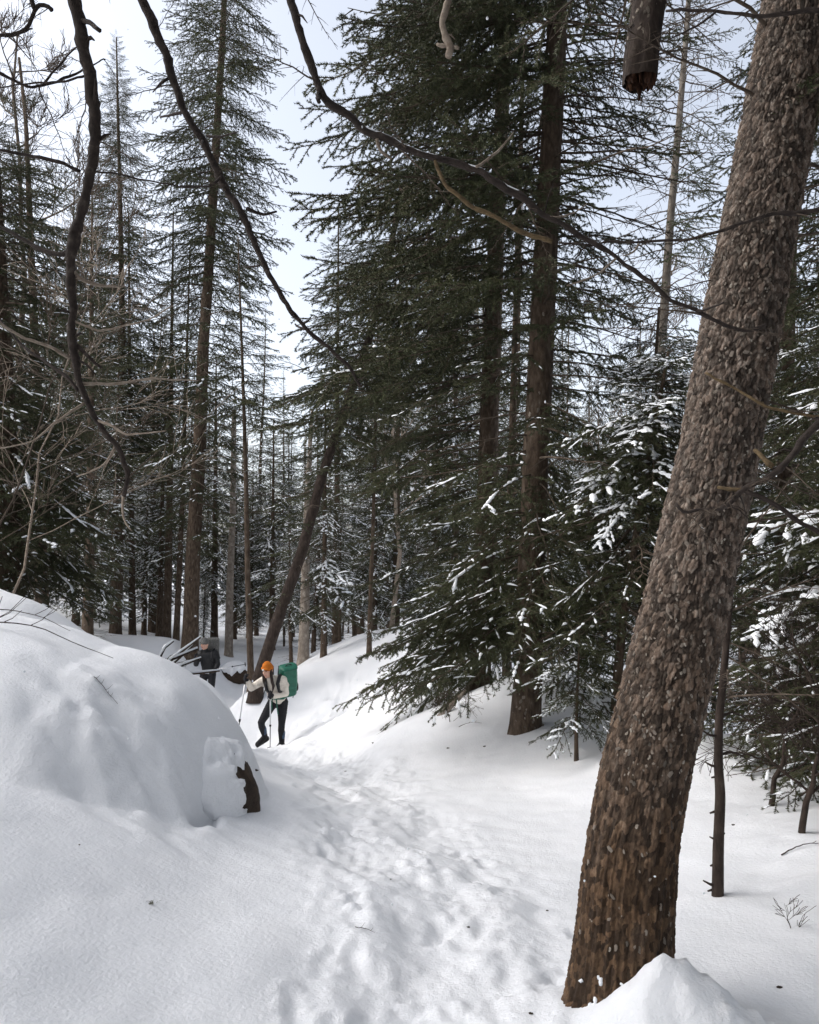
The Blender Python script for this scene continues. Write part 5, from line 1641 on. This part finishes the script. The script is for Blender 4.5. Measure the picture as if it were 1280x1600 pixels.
# ------------------------------------------------------------------ spruces added out of view beside and behind the camera to shade the snow
NUM = 'zero one two three four five six seven eight nine ten eleven twelve'.split()
near = [(4.6, .4, 13), (-5.2, -.4, 15), (3.4, -3.4, 15), (-2.8, -5.2, 15), (-7.8, 3.2, 14), (0.8, -5.4, 15), (6.4, 2.4, 14), (-6.2, -4.8, 15), (5.2, -4.2, 15), (-3.6, -1.6, 14), (-6.5, 1.2, 13), (1.9, -2.6, 15), (-1.4, -4.2, 14), (5.8, -1.4, 14), (-8.5, -3.5, 14), (2.6, -6.5, 15), (-4.2, -7.5, 14), (7.4, 4.4, 13), (0.2, -9, 15), (8.5, -5, 14), (-11, 2, 13)]
for k, (x, y, h) in enumerate(near):
    root = empty('spruce_tree', (x, y, gz(x, y) - .1), 'unseen spruce added for shade beside or behind the viewpoint', 'tree', 'shade spruces added around the viewpoint')
    root['label'] = f"unseen spruce added for shade {'behind' if y < 0 else 'beside'} the viewpoint, {NUM[round(abs(x))]} paces {'right' if x > 0 else 'left'} and {NUM[round(abs(y))]} {'back' if y < 0 else 'ahead'}"
    root.rotation_euler = (0, 0, k * 1.7)
    root.scale = (1.75, 1.75, h / 12)
    p = PROTO[(1, 2, 4)[k % 3]]
    link('crown', p[0], root); link('trunk', p[1], root)


def shade_tree(x, y, h, z0, label, n, ln, seed):  # spruces put in around the viewpoint to darken the snow
    """Broad spruce added near the viewpoint to cast shade: trunk and long boughs from z0 up."""
    r = random.Random(seed)
    root = empty('spruce_tree', (x, y, gz(x, y) - .1), label, 'tree', 'shade spruces added around the viewpoint')
    zz = np.linspace(0, h, 10)
    g, *_ = trunk_geo(np.stack([zz * 0, zz * 0, zz], -1), np.linspace(.19, .03, 10), 16, .2, .05, seed)
    g.obj('trunk', M['bark'], root)
    ga = 0
    for k in range(n):
        f = (k + r.random()) / n
        ga += 2.399 + r.gauss(0, .3)
        put_bough(root, r.choice(['long', 'long', 'longdust']), (0, 0, z0 + (h - z0) * f), ga, R(14 - 22 * f + r.gauss(0, 6)), max(.3, ln * (1 - f) ** .6 * r.uniform(.8, 1.1)), r)
    return root


shade_tree(2.75, 1.5, 11, 3.5, 'unseen broad spruce added for shade just beside the viewpoint, on the shaded side', 110, 2.3, 3)
shade_tree(4.3, 3.4, 11, 1.5, 'unseen broad spruce added past the edge to shade the snow', 120, 1.9, 4)
shade_tree(1.6, -1.6, 12, 3.0, 'unseen broad spruce added for shade behind the viewpoint', 110, 2.5, 5)
shade_tree(-2.2, -1.9, 12, 3.2, 'unseen broad spruce added for shade behind the viewpoint on the open side', 90, 2.3, 6)

# ------------------------------------------------------------------ thin winter haze between the trees
HAZE = 0
if HAZE:
    m = bpy.data.materials.new('haze'); m.use_nodes = True
    n = m.node_tree.nodes; n.clear()
    v = n.new('ShaderNodeVolumePrincipled'); o_ = n.new('ShaderNodeOutputMaterial')
    v.inputs['Color'].default_value = (.93, .95, .98, 1); v.inputs['Density'].default_value = HAZE; v.inputs['Anisotropy'].default_value = .2
    m.node_tree.links.new(v.outputs[0], o_.inputs['Volume'])
    zlo = float(Z.min()) - 1.0
    zhi = 24.0
    g = Geo(); g.box((0, 340, (zlo + zhi) / 2), (1040, 760, zhi - zlo))
    hz = g.obj('haze', m, None, smooth=False)
    hz['kind'] = 'stuff'

shade_tree(.7, -3.6, 13, 3.0, 'unseen broad spruce added for shade behind the viewpoint on the trail side', 110, 2.6, 7)
shade_tree(4.9, 6.2, 10, 1.8, 'unseen broad spruce added for shade past the edge behind the low young spruces', 110, 1.6, 8)

shade_tree(3.55, 4.7, 9, .8, 'added dark broad spruce reaching in to shade the snow beside the stubby sapling', 120, 1.45, 9)  # put in to darken the snow at the right edge
